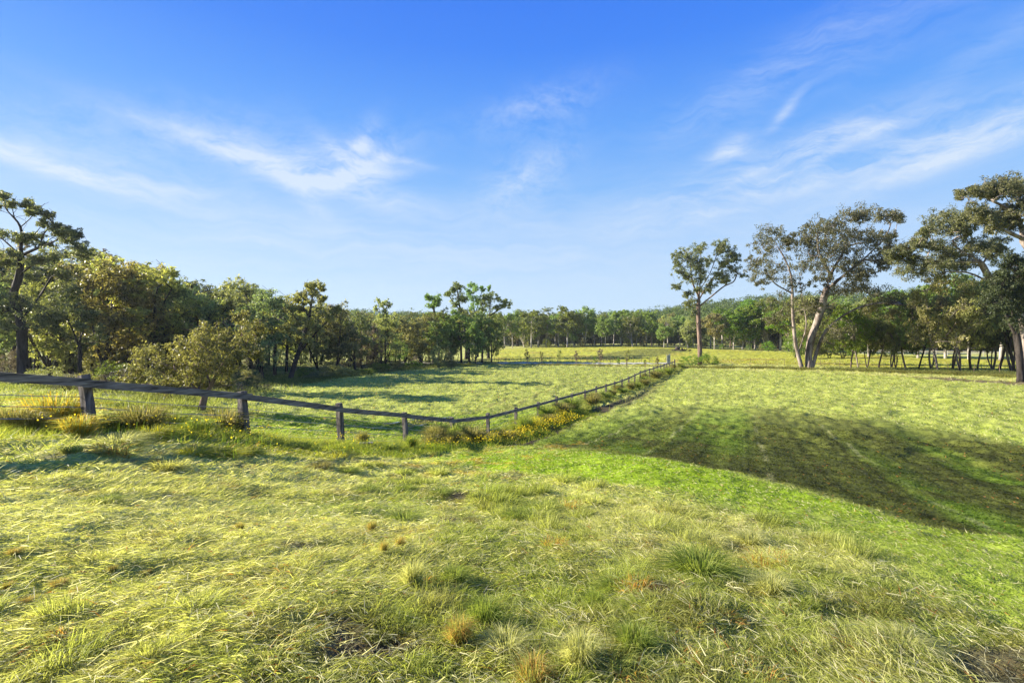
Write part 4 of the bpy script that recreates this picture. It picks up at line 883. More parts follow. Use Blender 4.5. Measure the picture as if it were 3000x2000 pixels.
def special(kind, base, D, trunks, clumps, leaf, bark, r0, seed, label, **kw):
    b = ghit(*base) if D is None else gpt(*gxd(base[0], D)); D = b[1]
    T = [((None if i == 0 or tr[0] == 'r' else 0), ([b - [0, 0, .3]] if (i == 0 or tr[0] == 'r') else []) + pl(D, [q for q in tr if q != 'r'])) for i, tr in enumerate(trunks)]
    t = make_tree(kind, b, T, pc(D, clumps, kw.pop('depth', 2.0), seed), r0, leaf, bark, seed, **kw); tag(t, label, 'tree'); return t
special('bush_tree', (848, 1112), None, [[(862, 1070), (885, 1000), (905, 930), (915, 870), (922, 835)], [(875, 1030), (930, 970), (985, 915)], [(905, 930), (880, 880), (865, 850)]],
        [(925, 832, 18, 9), (905, 840, 14, 8), (945, 842, 12, 8), (918, 855, 16, 9), (880, 860, 14, 8), (935, 875, 14, 9), (900, 880, 16, 9), (865, 870, 12, 8), (890, 905, 16, 9), (925, 905, 14, 9), (870, 930, 16, 10), (905, 945, 16, 10), (960, 930, 18, 9), (985, 905, 16, 8), (940, 960, 16, 10), (870, 970, 16, 10), (850, 900, 12, 9), (900, 990, 18, 10), (945, 1000, 16, 10)],
        L_OLIVE, B_DARK, .28, 41, 'slender leaning tree whose tufted top stands above the left wood', sub=8, per=26, Ls=.27)
special('gum_tree', (1117, 1072), None, [[(1117, 1000), (1115, 930), (1108, 890)], [(1116, 950), (1130, 905), (1140, 885)]],
        [(1105, 878, 8, 5), (1118, 890, 8, 6), (1132, 882, 9, 5), (1143, 892, 7, 5), (1100, 900, 8, 6), (1125, 905, 9, 6), (1112, 925, 9, 7), (1135, 925, 8, 6), (1118, 950, 10, 7)], L_OLIVE, B_DARK, .2, 42, 'thin wispy tree poking above the wood left of the tall gum cluster', sub=6, per=18, Ls=.3)
# tall group at the corner of the left paddock
special('gum_tree', (1270, 1062), None, [[(1270, 980), (1272, 920), (1268, 880)]], [(1270, 873, 15, 9), (1283, 873, 13, 8), (1256, 869, 10, 6), (1255, 893, 10, 6), (1276, 888, 14, 7), (1262, 920, 12, 8), (1285, 930, 12, 8), (1265, 960, 14, 9), (1285, 985, 12, 9)], L_FRESH2 if 'L_FRESH2' in globals() else L_FRESH, B_DARK, .3, 43, 'outermost left gum of the tall cluster at the paddock corner', sub=8, per=28, Ls=.36)
special('gum_tree', (1366, 1052), None, [[(1366, 1000), (1358, 940), (1345, 890), (1340, 850)], [(1352, 915), (1325, 880), (1314, 862)]],
        [(1339, 831, 13, 7), (1325, 848, 10, 6), (1348, 842, 13, 7), (1314, 861, 10, 6), (1339, 865, 17, 9), (1352, 876, 15, 9), (1330, 890, 14, 8), (1350, 905, 14, 9), (1375, 920, 14, 9), (1335, 930, 14, 9), (1365, 950, 16, 10), (1340, 965, 14, 10), (1385, 965, 12, 9)], L_FRESH, B_DARK, .42, 44, 'thickest trunked dark gum in the cluster at the paddock corner', sub=8, per=28, Ls=.36)
special('gum_tree', (1400, 1046), None, [[(1400, 1000), (1398, 950), (1388, 900), (1385, 860)], [(1392, 920), (1405, 880), (1412, 850)]],
        [(1383, 834, 13, 7), (1373, 852, 10, 7), (1392, 842, 9, 8), (1379, 872, 14, 9), (1411, 842, 8, 5), (1432, 840, 5, 5), (1398, 880, 12, 8), (1385, 895, 14, 9), (1410, 905, 12, 8), (1395, 930, 14, 9), (1405, 960, 12, 9), (1385, 985, 12, 8)], L_FRESH, B_DARK, .24, 45, 'straight thin gum in the middle of the tall cluster at the paddock corner', sub=8, per=28, Ls=.36)
special('gum_tree', (1431, 1050), None, [[(1431, 1000), (1434, 940), (1436, 896), (1438, 870)], [(1434, 925), (1465, 905), (1488, 895)], [(1433, 960), (1415, 920), (1412, 885)]],
        [(1436, 865, 17, 7), (1455, 871, 10, 7), (1417, 873, 15, 8), (1429, 882, 17, 9), (1478, 882, 13, 6), (1494, 892, 8, 7), (1473, 896, 13, 7), (1457, 901, 13, 7), (1425, 905, 15, 9), (1450, 925, 15, 10), (1422, 935, 14, 9), (1465, 945, 14, 10), (1440, 955, 16, 10), (1415, 970, 12, 9), (1455, 985, 14, 10), (1435, 995, 12, 8)], L_FRESH, B_DARK, .36, 46, 'rightmost gum of the tall cluster, standing beside the yellow field', sub=8, per=28, Ls=.36)
row([(1310, None, 1062, 960, 'thin', 0, OL, B_DARK, .8), (1340, None, 1060, 975, 'thin', 1, FR, B_DARK, .8), (1385, None, 1054, 985, 'thin', 2, FR, B_DARK, .8), (1412, None, 1052, 990, 'thin', 0, FR, B_DARK, .8), (1450, None, 1054, 1000, 'thin', 1, FR, B_DARK, .7), (1225, None, 1072, 985, 'thin', 2, OL, B_DARK, .8), (1170, None, 1076, 990, 'thin', 0, FR, B_DARK, .9)],
    'sapling', 'slender young trees under the tall cluster', ('%s slender understory tree from the left near the tall gum cluster',), 'young_tree')
row([(1322, 112, 0, 918, 'open', 0, FR, B_DARK, 1.3), (1352, 108, 0, 905, 'open', 1, FR, B_DARK, 1.3), (1375, 114, 0, 900, 'open', 2, OL, B_DARK, 1.3), (1412, 110, 0, 912, 'open', 0, FR, B_DARK, 1.2), (1440, 113, 0, 922, 'dense', 1, FR, B_DARK, .9), (1300, 108, 0, 925, 'dense', 2, FR, B_DARK, 1.0), (1392, 106, 0, 940, 'dense', 0, FR, B_DARK, .9)],
    'tree', 'leafy trees filling the tall cluster', ('%s leafy green tree from the left filling out the tall cluster',), 'bush_tree')
# far treeline across the yellow field
far = []; rf = RS(9)
SKY_R = [(1440, 930), (1490, 918), (1550, 920), (1640, 918), (1690, 906), (1740, 920), (1850, 918), (1950, 925), (2050, 935), (2150, 905), (2250, 880), (2400, 880), (2700, 885), (3000, 870)]
BASE_R = [(1440, 1022), (1540, 1020), (1700, 1014), (1850, 1012), (2000, 1018), (2200, 1028), (2450, 1031), (2600, 1036)]
for k, px in enumerate(np.linspace(1462, 2440, 44)):
    px += rf.uniform(-8, 8); by = np.interp(px, *zip(*BASE_R)); lime = 2110 < px < 2320
    D = np.interp(px, [1440, 1700, 2000, 2200, 2450], [228, 215, 205, 185, 165]) + rf.uniform(-14, 9)
    ty = np.interp(px, *zip(*SKY_R)) + rf.choice([-12, -4, 2, 10, 24]); 
    far.append((px, D, 0, ty, ['gum', 'open', 'gum', 'dense', 'gum', 'gum', 'open'][k % 7], (k % 4) if k % 7 in (0, 2, 4, 5) else k % 3, (L_LIME if lime else (L_FRESH if px < 1900 else [L_OLIVE, L_FRESH][k % 2])), B_PALE, (rf.uniform(1.0, 1.35) if not lime else 1.35)))
row(far, 'tree', 'far treeline beyond the yellow field', ('%s pale trunked gum from the left along the far treeline',), 'gum_tree')
far2 = []
for k, px in enumerate(np.linspace(1440, 3050, 60)):
    px += rf.uniform(-12, 12); D = np.interp(px, [1440, 1700, 2000, 2200, 2450, 3000], [243, 232, 222, 200, 182, 160]) + rf.uniform(0, 14)
    far2.append((px, D, 0, np.interp(px, *zip(*SKY_R)) + rf.choice([-4, 2, 12, 22]), 'gum' if k % 3 else 'dense', k % 3, [L_FRESH, L_OLIVE, L_DARK, L_OLIVE][k % 4], [B_DARK, B_DARK, B_BROWN][k % 3], rf.uniform(1.1, 1.4)))
row(far2, 'tree', 'second row behind the far treeline', ('%s tree from the left in the shaded second row behind the far treeline',), 'gum_tree')
far4 = [(px + rf.uniform(-14, 14), np.interp(px, [1440, 1700, 2000, 2200, 2450], [216, 203, 196, 176, 158]), 0, rf.uniform(985, 1008), 'shrub', k % 2, [L_FRESH, L_OLIVE, L_LIME][k % 3], B_DARK, .8) for k, px in enumerate(np.linspace(1470, 2420, 17))]
row(far4, 'bush', 'low bushes at the foot of the far treeline', ('%s low sunlit bush from the left at the foot of the far treeline',), 'bush')
far3 = [(px + rf.uniform(-9, 9), np.interp(px, [1440, 2000, 2450, 3000], [250, 228, 186, 166]) + rf.uniform(0, 8), 0, rf.uniform(955, 975) if px < 2100 else rf.uniform(950, 975), 'shrub', k % 2, L_DARK, B_DARK, 1.0) for k, px in enumerate(np.linspace(1440, 3060, 70))]
row(far3, 'shrub', 'dark thicket under the far treeline', ('%s dark thicket bush from the left under the far treeline',), 'shrub')
# right hand understory: thin crooked trees along the boundary
rt_ = []
for k, (px, by, ty, lf) in enumerate([(2492, 1080, 890, LI), (2515, 1079, 905, LI), (2540, 1078, 915, FR), (2572, 1078, 870, OL), (2610, 1078, 900, DK), (2622, 1079, 930, OL), (2655, 1080, 860, FR), (2690, 1080, 880, LI), (2730, 1081, 850, OL), (2748, 1088, 800, OL), (2790, 1080, 850, OL),
        (2815, 1088, 820, OL), (2845, 1083, 800, FR), (2862, 1080, 850, DK), (2905, 1083, 840, DK), (2925, 1083, 800, OL), (2965, 1086, 790, DK), (2975, 1090, 760, DK), (3040, 1090, 770, DK), (3090, 1095, 780, OL)]):
    rt_.append((px, None, by, ty, 'thin', k % 6, lf, [B_BROWN, B_GUM, B_DARK, B_GUM, B_GUM][k % 5], .8))
row(rt_, 'tree', 'thin crooked trees along the right boundary', ('%s thin crooked tree from the left along the right boundary',), 'thin_tree')
row([(2490, 130, 0, 900, 'gum', 0, L_LIME, B_PALE, 1.1), (2545, 125, 0, 870, 'gum', 1, LI, B_PALE, 1.2), (2615, 128, 0, 850, 'gum', 2, LI, B_PALE, 1.2), (2690, 120, 0, 840, 'gum', 3, FR, B_PALE, 1.2), (2770, 118, 0, 820, 'gum', 0, LI, B_PALE, 1.2), (2840, 112, 0, 800, 'gum', 1, FR, B_PALE, 1.2), (2930, 108, 0, 800, 'gum', 2, GO, B_PALE, 1.2), (3010, 105, 0, 790, 'gum', 3, DK, B_PALE, 1.2)],
    'tree', 'sunlit white trunked gums behind the right boundary', ('%s white trunked gum from the left behind the crooked trees',), 'gum_tree')

special('bush_tree', (2992, 1094), 57, [[(2985, 1030), (2975, 960), (2970, 880), (2972, 800)], [(2980, 990), (2940, 900), (2935, 830)]],
        [(2975, 752, 30, 12), (2962, 775, 34, 18), (2935, 805, 30, 16), (2985, 800, 34, 20), (2950, 840, 36, 20), (2990, 850, 36, 22), (2925, 850, 28, 16), (2960, 890, 36, 20), (3000, 905, 30, 20), (2930, 905, 28, 16), (2975, 935, 30, 18), (3030, 790, 36, 22), (3040, 860, 36, 24), (2900, 880, 24, 14)],
        L_DEEP, B_DARK, .34, 47, 'dense dark green tree at the right edge in front of the leaning gum', sub=12, per=40, Ls=.26)
# far wooded hills: nobody could count these crowns
def forest():
    rng = RS(4); C = []; R = []; n = 0
    while n < 4200:
        a_ = math.radians(rng.uniform(-50, 50)); r = rng.uniform(265, 560); x, y = r * math.sin(a_), r * math.cos(a_); C.append((x, y)); n += 1
    C = np.array(C); z = terr(C[:, 0], C[:, 1]); h = rng.uniform(9, 16, n); cc = []; rr = []
    for k in range(6):
        o = rng.normal(0, 1, (n, 3)) * [1.8, 1.8, 1.3]; cc.append(np.stack([C[:, 0] + o[:, 0], C[:, 1] + o[:, 1], z + h * rng.uniform(.55, .95, n) + o[:, 2]], 1)); rr.append(rng.uniform(1.6, 2.8, n))
    o = link('forest', leaves('forest', np.vstack(cc), np.concatenate(rr), 22, .95, L_FOREST, rng, .7, .3, .6)); tag(o, kind='stuff'); return o
forest()
# ------------------------------------------------------------------ tussocks, weeds, bushes, saplings
def tuft_mesh(seed, n, kind):
    rng = RS(seed); a_ = rng.uniform(0, 6.28, n); rr = .20 * np.sqrt(rng.rand(n)); el_ = np.clip(rng.normal(*dict(rush=(1.2, .22), soft=(1.12, .26), mat=(.8, .35))[kind], n), .1, 1.5)
    pos = np.stack([rr * np.cos(a_), rr * np.sin(a_), np.full(n, -.03)], 1); b2 = a_ + rng.normal(0, .5, n)
    d = np.stack([np.cos(b2) * np.cos(el_), np.sin(b2) * np.cos(el_), np.sin(el_)], 1)
    return pos, d, rng
TUFT = {}
def tuft(kind, var, pal, n=1500):
    key = (kind, var, pal)
    if key in TUFT: return TUFT[key]
    pos, d, rng = tuft_mesh(900 + var * 13, n, kind)
    P_ = dict(green=((.14, .21, .03), (.34, .38, .09)), pale=((.34, .36, .11), (.62, .60, .28)), gold=((.42, .30, .03), (.66, .46, .06)), rush=((.13, .15, .04), (.36, .30, .12)), orange=((.44, .26, .07), (.58, .40, .15)), yellow=((.40, .40, .02), (.72, .62, .02)))[pal]
    t = rng.rand(n, 1); c = np.array(P_[0]) * (1 - t) + np.array(P_[1]) * t
    if pal in ('orange', 'gold', 'yellow'): c = np.where(rng.rand(n, 1) < .55, np.array([.34, .36, .10]) * rng.uniform(.7, 1.3, (n, 1)), c)
    me = blades('_m', pos, d, rng.uniform(.3, 1.2, n) ** 1.2, np.full(n, .011), c, segs=2, bend=.55 if kind != 'rush' else .42)
    me.name = 'tussock'; TUFT[key] = me; return me
def tussock(x, y, h, w, kind, var, pal, label, group, name='grass_tussock', cat='tussock'):
    o = link(name, tuft(kind, var, pal)); o.location = (x, y, float(surf(x, y)[0])); o.scale = (w, w, h); o.rotation_euler = (0, 0, (x * 37 + y * 11) % 6.28)
    tag(o, label, cat, group); return o
def tpx(px, py, hpx, wpx, kind, var, pal, label, group, **k):
    g = ghit(px, py); s_ = g[1] / 1500; return tussock(g[0], g[1], hpx * s_ * 1.6, wpx * s_ * .95, kind, var, pal, label, group, **k)
GF = 'tussocks on the near slope'
for a_ in [(2050, 1690, 95, 170, 'mat', 0, 'green', 'large green mound of long grass right of centre in the foreground'), (2260, 1745, 70, 110, 'soft', 1, 'pale', 'pale tussock just right of the large green mound'),
           (1345, 1885, 110, 90, 'soft', 2, 'orange', 'tall orange based tussock in the lower middle foreground'), (1560, 1995, 110, 120, 'soft', 3, 'orange', 'orange tipped grass clump cut by the bottom edge'),
           (1420, 1830, 110, 110, 'soft', 0, 'green', 'green tussock right beside the tall orange based one'), (1210, 1720, 90, 80, 'rush', 1, 'pale', 'upright pale tussock left of the middle foreground'),
           (1330, 1700, 60, 80, 'mat', 2, 'green', 'small spreading green tussock in the middle foreground'), (1255, 1770, 50, 100, 'mat', 3, 'pale', 'flattened pale tuft in the middle foreground'),
           (1600, 1500, 35, 75, 'mat', 0, 'green', 'low green tuft on the crest of the near slope, centre'), (1520, 1525, 40, 80, 'mat', 1, 'green', 'green tuft beside dark bare soil, centre'),
           (1075, 1440, 28, 60, 'mat', 2, 'green', 'small dark green tuft below the third fence post'), (1190, 1440, 24, 50, 'mat', 3, 'green', 'small tuft to the right below the fence dip'),
           (1290, 1450, 26, 60, 'mat', 0, 'green', 'little tuft on the slope left of the green strip'), (1180, 1520, 40, 80, 'mat', 1, 'green', 'rounded green tuft left of centre on the near slope'),
           (1380, 1545, 34, 60, 'soft', 2, 'rush', 'brown tipped tuft left of centre on the near slope'), (940, 1368, 24, 70, 'soft', 3, 'rush', 'brownish tuft on the rim of the slope below the second post'),
           (1020, 1378, 22, 50, 'mat', 1, 'green', 'little green tuft on the rim below the third post'), (1740, 1770, 70, 70, 'rush', 2, 'green', 'leafy upright weed left of the large green mound'),
           (1800, 1730, 45, 80, 'mat', 3, 'green', 'low dark weed clump left of the large green mound'), (2640, 1890, 60, 140, 'mat', 0, 'pale', 'pale flattened tussock in the lower right corner area'),
           (2200, 1600, 45, 90, 'soft', 1, 'pale', 'soft straw tussock above the large green mound'), (1700, 1960, 120, 130, 'soft', 0, 'pale', 'pale shaggy tussock near the bottom edge, centre'),
           (1860, 1925, 100, 120, 'soft', 2, 'green', 'shaggy green tussock near the bottom edge, right of centre'), (2080, 1600, 50, 110, 'soft', 2, 'pale', 'straw coloured tussock beside the bright green strip'),
           (1480, 1900, 70, 120, 'mat', 1, 'pale', 'flattened straw clump right of the tall orange based tussock'), (300, 1460, 26, 80, 'mat', 3, 'green', 'low olive tuft on the far left of the near slope')]:
    tpx(a_[0], a_[1], a_[2] * .85, a_[3], a_[4], a_[5], a_[6], a_[7], GF)
for i, (px, py, h, w) in enumerate([(42, 1620, 22, 40), (172, 1688, 26, 44), (22, 1698, 20, 30), (78, 1735, 24, 50), (212, 1722, 22, 40), (330, 1665, 18, 26), (700, 1550, 26, 30), (430, 1662, 16, 30), (1170, 1630, 42, 34), (1125, 1640, 40, 24), (1090, 1565, 30, 30), (1455, 1770, 34, 40), (455, 1350, 18, 34), (300, 1340, 14, 26), (1660, 1925, 40, 30), (80, 1815, 16, 30)]):
    tpx(px, py, h, w, 'soft', i % 4, 'orange', '%s rusty orange grass tuft counted from the left of the foreground' % ordn(sorted([42, 172, 22, 78, 212, 330, 700, 430, 1170, 1125, 1090, 1455, 455, 300, 1660, 80]).index(px)), 'rusty grass tufts', name='rusty_tuft')
GL = 'weeds along the left stretch of fence'
for a_ in [(165, 1252, 115, 170, 'soft', 0, 'gold', 'large golden grass tussock left of the nearest fence post'), (230, 1275, 74, 100, 'soft', 1, 'gold', 'smaller golden tussock at the foot of the nearest post'), (40, 1258, 80, 120, 'soft', 2, 'rush', 'shaggy dark green tussock at the left edge under the fence'),
           (95, 1262, 60, 90, 'soft', 1, 'rush', 'dark shaggy tussock in front of the golden one'), (330, 1262, 60, 90, 'soft', 3, 'green', 'green tussock just right of the nearest post'), (415, 1268, 86, 150, 'soft', 0, 'rush', 'big rounded tussock midway between the two nearest posts'),
           (500, 1262, 70, 110, 'soft', 1, 'green', 'soft green tussock midway along the left rail'), (580, 1278, 62, 90, 'soft', 2, 'green', 'bright weed clump left of the weathered second post'), (655, 1276, 88, 130, 'soft', 3, 'rush', 'large brown tipped tussock against the second post'),
           (445, 1284, 40, 90, 'mat', 2, 'yellow', 'low yellow green weed mound in front of the left fence'), (350, 1300, 36, 120, 'mat', 1, 'pale', 'flattened pale grass in front of the left fence'), (560, 1330, 30, 110, 'mat', 0, 'yellow', 'low patch of yellow flowering weed below the second post'),
           (640, 1335, 26, 110, 'mat', 3, 'yellow', 'yellow flowering weed mat right of the lower patch'), (760, 1300, 26, 60, 'mat', 1, 'green', 'small weed clump between the second and third posts'), (880, 1312, 26, 60, 'mat', 2, 'green', 'green weed clump left of the third post'),
           (1062, 1306, 46, 40, 'rush', 0, 'rush', 'short dark rush clump behind the fallen plank'), (1140, 1318, 30, 50, 'mat', 1, 'green', 'weed clump left of the fourth post'), (1205, 1318, 44, 40, 'rush', 2, 'green', 'upright green clump at the fourth post'),
           (1265, 1312, 50, 60, 'soft', 3, 'rush', 'brownish tussock between the fourth and fifth posts'), (1330, 1310, 46, 50, 'soft', 0, 'rush', 'tussock at the foot of the fifth post'), (1385, 1302, 62, 80, 'soft', 1, 'rush', 'bushy brown tussock right of the fence dip'),
           (730, 1330, 24, 70, 'mat', 0, 'yellow', 'yellow weed mat below the gap after the second post'), (990, 1335, 22, 90, 'mat', 2, 'yellow', 'yellow weed mat below the third post'), (115, 1215, 34, 60, 'soft', 3, 'yellow', 'tall yellow flowering weed behind the golden tussock')]:
    tpx(*a_, GL)
rw = RS(12); pts_ = []
D = 19.5
while D < 92: pts_.append((D, 1.0 + rw.uniform(-.6, .8), rw.uniform(.65, 1.15), rw.uniform(1.0, 1.8))); D += rw.uniform(1.0, 1.7) * (1 + D / 60)
for i, (D, s_, h, w) in enumerate(pts_):
    x = fence_x(D) + s_; tussock(x, D, h * (1.3 if D < 60 else 1.7), w * .8, ['rush', 'soft', 'soft'][i % 3], i % 4, ['rush', 'green', 'rush', 'green', 'yellow' if D < 36 else 'rush'][i % 5], '%s tussock beyond the dip on the near side of the climbing fence' % ordn(i), 'tussocks along the climbing fence', name='rush_tussock')

def edge_grass(name, lines, n, h, w, wd, pal, seed, tilt=1.1):
    rng = RS(seed); P1 = []; per = n // len(lines)
    for ln in lines:
        ln = np.array(ln); seg = np.linalg.norm(np.diff(ln, axis=0), axis=1); cs = np.concatenate([[0], np.cumsum(seg)]); s_ = rng.uniform(0, cs[-1], per)
        x = np.interp(s_, cs, ln[:, 0]) + rng.normal(0, w, per); y = np.interp(s_, cs, ln[:, 1]) + rng.normal(0, w, per); P1.append(np.stack([x, y], 1))
    P1 = np.vstack(P1); m = len(P1); cl = fbm(P1[:, 0] / 2.2, P1[:, 1] / 2.2, 3, seed); keep = rng.rand(m) < sstep(.25, .55, cl); P1 = P1[keep]; cl = cl[keep]; m = len(P1)
    a_ = rng.uniform(0, 6.28, m); el_ = np.clip(rng.normal(tilt, .3, m), .2, 1.5); d = np.stack([np.cos(a_) * np.cos(el_), np.sin(a_) * np.cos(el_), np.sin(el_)], 1)
    t = rng.rand(m, 1); c = np.array(pal[0]) * (1 - t) + np.array(pal[1]) * t; c = c * (.6 + .8 * fbm(P1[:, 0] / 4, P1[:, 1] / 4, 2, seed + 3)[:, None])
    if name == 'far_grass': c = zone_col(P1[:, 0], P1[:, 1]) * (.8 + .4 * t)
    z = surf(P1[:, 0], P1[:, 1]); o = blades(name, np.column_stack([P1, z - .02]), d, h * rng.uniform(.5, 1.2, m) * (.5 + cl), np.full(m, wd), c, segs=1, bend=.4); tag(o, kind='stuff'); return o
LW = outline([(440, 1180), (560, 1165), (700, 1148), (800, 1130), (1000, 1098), (1250, 1076), (1440, 1066)])
edge_grass('long_grass', [LW], 26000, .75, 1.3, .05, ((.09, .11, .03), (.26, .28, .08)), 61)
edge_grass('long_grass', [outline([(0, 1130), (300, 1150), (600, 1160)]), outline([(600, 1120), (800, 1108), (1000, 1085)]), outline([(100, 1170), (350, 1185), (560, 1180)])], 26000, .6, 2.6, .05, ((.10, .13, .03), (.30, .33, .08)), 62)
edge_grass('long_grass', [outline([(1990, 1078), (2200, 1078), (2400, 1084), (2560, 1088), (2750, 1096), (2900, 1102), (3150, 1112)])], 30000, .7, .8, .05, ((.08, .09, .03), (.28, .27, .07)), 63)
edge_grass('long_grass', [outline([(1440, 1069), (1600, 1069), (1800, 1072), (1960, 1073)])], 14000, .6, .6, .06, ((.20, .22, .05), (.42, .40, .12)), 64)
edge_grass('long_grass', [outline([(2450, 1082), (2700, 1088), (3100, 1104)])], 26000, .8, 1.8, .05, ((.07, .09, .03), (.24, .26, .07)), 66)
edge_grass('fence_line_grass', [[(fence_x(D) + .9, D) for D in (18, 30, 50, 88)]], 26000, .55, .75, .022, ((.14, .18, .03), (.38, .38, .10)), 65)
edge_grass('fence_line_grass', [[(fence_x(D) + .3, D) for D in (6, 10, 14, 20)]], 26000, .38, .5, .012, ((.16, .22, .03), (.42, .42, .08)), 67, .9)
edge_grass('far_grass', [outline([(1440, 1040), (1700, 1030), (2000, 1035), (2300, 1045), (2700, 1055), (3000, 1062)])], 60000, .35, 22, .06, ((.32, .31, .06), (.52, .48, .12)), 68, .8)
edge_grass('fence_line_weeds', [[(fence_x(D) + 1.7, D) for D in (14, 20, 26, 34)]], 30000, .36, .75, .02, ((.13, .20, .02), (.36, .40, .05)), 69, .9)
# buttercups
def buttercups():
    rng = RS(31); xs = []; ys = []
    def put(n, x, y): xs.append(x); ys.append(y)
    n = 3600; D = rng.uniform(17, 31, n); s_ = 1.9 + rng.normal(0, .5, n); put(n, fence_x(D) + s_, D)
    n = 900; D = rng.uniform(8.5, 17, n); put(n, fence_x(D) + 1.4 + rng.normal(0, 1.0, n), D)
    x = np.concatenate(xs); y = np.concatenate(ys); k = fbm(x / 1.4, y / 1.4, 3, 71); keep = rng.rand(len(x)) < sstep(.42, .62, k); x, y = x[keep], y[keep]; n = len(x)
    h = rng.uniform(.18, .45, n); z = surf(x, y) + h; s_ = rng.uniform(.012, .02, n)[:, None] * np.maximum(1, y / 13)[:, None]; u = unit(rng.normal(0, 1, (n, 3)) * [1, 1, .5]); v = unit(np.cross(u, rng.normal(0, 1, (n, 3)))); p = np.stack([x, y, z], 1)
    V = np.stack([p - u * s_, p - v * s_, p + u * s_, p + v * s_], 1).reshape(-1, 3); c = np.tile([.66, .52, .03], (n * 4, 1)) * np.repeat(rng.uniform(.7, 1.1, n), 4)[:, None]
    o = link('yellow_wildflowers', quads_mesh('yellow_wildflowers', V, np.arange(n * 4).reshape(-1, 4), M_BLADE, c)); tag(o, kind='stuff')
    d = np.tile([0, 0, 1.], (n, 1)) + rng.normal(0, .12, (n, 3)); q = p.copy(); q[:, 2] -= h
    o = blades('wildflower_stems', q, unit(d), h, np.full(n, .012), np.tile([.2, .3, .03], (n, 1)), segs=1, bend=.1); tag(o, kind='stuff')
buttercups()

# bushes
def bush(px, by, ty, wpx, kind, leaf, label, var=0, name='bush', D=None, group=None, bark=B_DARK):
    b = ghit(px, by) if D is None else gpt(*gxd(px, D)); h = (by - ty) / 1500 * b[1]; w = wpx / 1500 * b[1]
    return plant(kind, name, var, leaf, bark, b, h, (w / 12.5) / (h / 12.0), None, label, 'bush', group)
bush(2025, 1070, 1040, 60, 'shrub', L_LIME, 'bright green bush left of the lone gum trunk'); bush(2082, 1070, 1036, 66, 'shrub', L_LIME, 'bright green bush right of the lone gum trunk', 1)
bush(330, 1150, 1085, 90, 'dead', L_GREY, 'tangled pinkish grey dead brush behind the nearest post', 0, 'dead_brush'); bush(400, 1150, 1070, 110, 'dead', L_GREY, 'pile of grey dead twigs left of the golden tree', 1, 'dead_brush')
bush(300, 1130, 1065, 70, 'shrub', L_GOLD, 'small golden leaved bush above the nearest post', 0); bush(200, 1150, 1090, 80, 'dead', L_GREY, 'low dead brush behind the left rail', 2, 'dead_brush')
bush(690, 1150, 1118, 60, 'dead', L_GREY, 'grey fallen branches at the shaded paddock edge', 0, 'dead_brush'); bush(760, 1142, 1124, 70, 'dead', L_GREY, 'bleached fallen branches under the thick dark trunk', 1, 'dead_brush')
bush(940, 1110, 1085, 90, 'shrub', L_DARK, 'low dark bush right of the leaning tree', 0); bush(1020, 1100, 1078, 70, 'shrub', L_DARK, 'shaded blue green bush at the paddock edge', 1); bush(1075, 1096, 1078, 50, 'shrub', L_LIME, 'small yellow green bush at the wood edge', 0)
bush(480, 1160, 1110, 100, 'shrub', L_OLIVE, 'olive bush tucked behind the golden tree', 1, D=33)
for i, (px, ty) in enumerate([(2330, 955), (2380, 950), (2430, 960), (2470, 965)]): bush(px, 1040, ty, 70, 'shrub', [L_LIME, L_OLIVE][i % 2], '%s leafy bush from the left behind the many stemmed gum' % ordn(i), i % 2, D=120, group='bushes behind the many stemmed gum')
bush(2250, 1030, 1000, 40, 'shrub', L_LIME, 'lone bright bush under the lime green gums', 0, D=170)

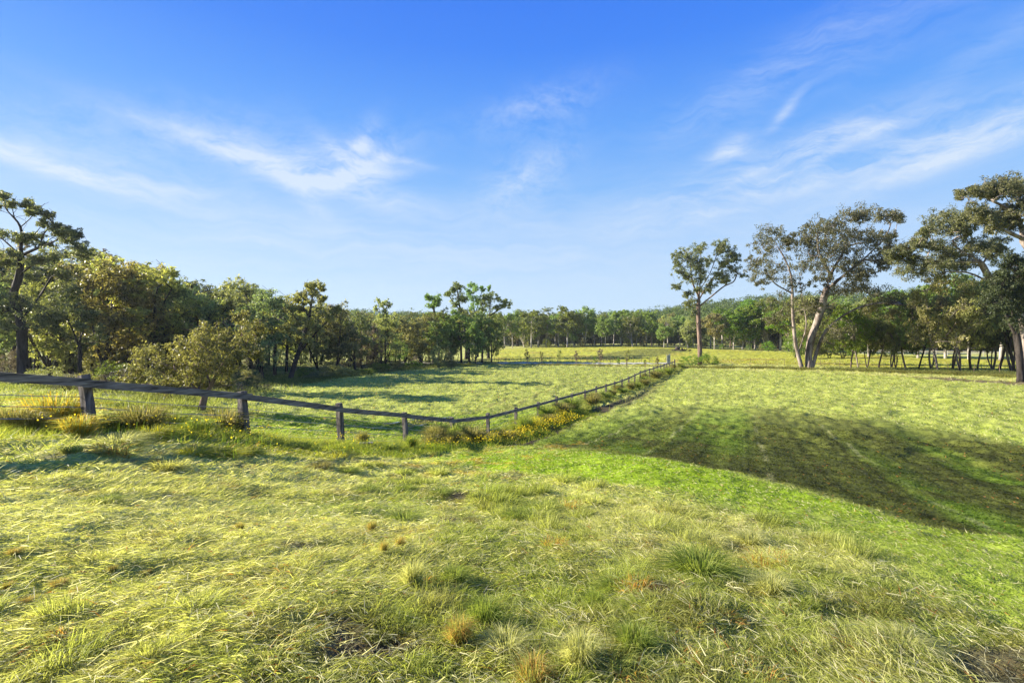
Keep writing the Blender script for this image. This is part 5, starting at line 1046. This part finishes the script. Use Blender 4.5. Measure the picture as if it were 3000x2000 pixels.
for i, (px, D, ty, w, lf) in enumerate([(130, 40, 1075, 90, L_OLIVE), (250, 36, 1090, 90, L_GOLD), (345, 40, 1060, 110, L_LIME), (450, 38, 1085, 90, L_OLIVE), (720, 52, 1078, 80, L_OLIVE), (640, 46, 1095, 70, L_LIME), (900, 66, 1075, 70, L_LIME), (975, 72, 1068, 80, L_OLIVE), (1110, 84, 1062, 60, L_LIME), (1160, 88, 1058, 60, L_OLIVE), (1210, 92, 1056, 50, L_LIME)]):
    b = gpt(*gxd(px, D)); by = 1000 + (EYE - b[2]) / D * 1500; bush(px, by, ty, w, 'shrub', lf, '%s low leafy bush from the left along the sunny foot of the left wood' % ordn(i), i % 2, D=D, group='low bushes at the foot of the left wood')
# saplings in tree guards beside the drive
for i, (px, by, ty, leaf) in enumerate([(1545, 1068, 1024, L_OLIVE), (1585, 1070, 1030, L_OLIVE), (1638, 1069, 1025, L_OLIVE), (1690, 1072, 1028, L_GREY), (1757, 1074, 1022, L_GREY), (1744, 1075, 1045, L_LIME), (1812, 1075, 1048, L_LIME), (1836, 1074, 1025, L_OLIVE), (1890, 1076, 1052, L_LIME), (1925, 1076, 1045, L_OLIVE)]):
    b = ghit(px, by); h = (by - ty) / 1500 * b[1]
    t = plant('open', 'young_tree', i % 3, leaf, B_BROWN, b, h, .75, None, '%s staked sapling from the left along the gravel drive' % ordn(sorted([1545, 1585, 1638, 1690, 1757, 1744, 1812, 1836, 1890, 1925]).index(px)), 'sapling', 'staked saplings along the drive')
    k = 12.0 / h
    for dx in (-.3, .3):
        m = MB(); m.tube([(dx * k, 0, -.5), (dx * k, .1, 1.25 * k)], [.035 * k, .035 * k], 5); m.build('stake', B_BROWN, t)
# ------------------------------------------------------------------ thin evening haze
def haze():
    m = bpy.data.materials.new('haze_air'); m.use_nodes = True; nt = m.node_tree; nt.nodes.clear(); o = nt.nodes.new('ShaderNodeOutputMaterial')
    v = nt.nodes.new('ShaderNodeVolumePrincipled'); v.inputs['Color'].default_value = (.86, .93, 1, 1); v.inputs['Density'].default_value = .00013; v.inputs['Anisotropy'].default_value = .3
    nt.links.new(v.outputs[0], o.inputs['Volume'])
    x0, x1, y0, y1, z0, z1 = -2600, 2600, -2600, 2600, -6, 62
    V = [(x0, y0, z0), (x1, y0, z0), (x1, y1, z0), (x0, y1, z0), (x0, y0, z1), (x1, y0, z1), (x1, y1, z1), (x0, y1, z1)]
    me = bpy.data.meshes.new('haze'); me.from_pydata(V, [], [(0, 3, 2, 1), (4, 5, 6, 7), (0, 1, 5, 4), (1, 2, 6, 5), (2, 3, 7, 6), (3, 0, 4, 7)]); me.materials.append(m)
    h = link('haze', me); tag(h, kind='stuff')
haze()
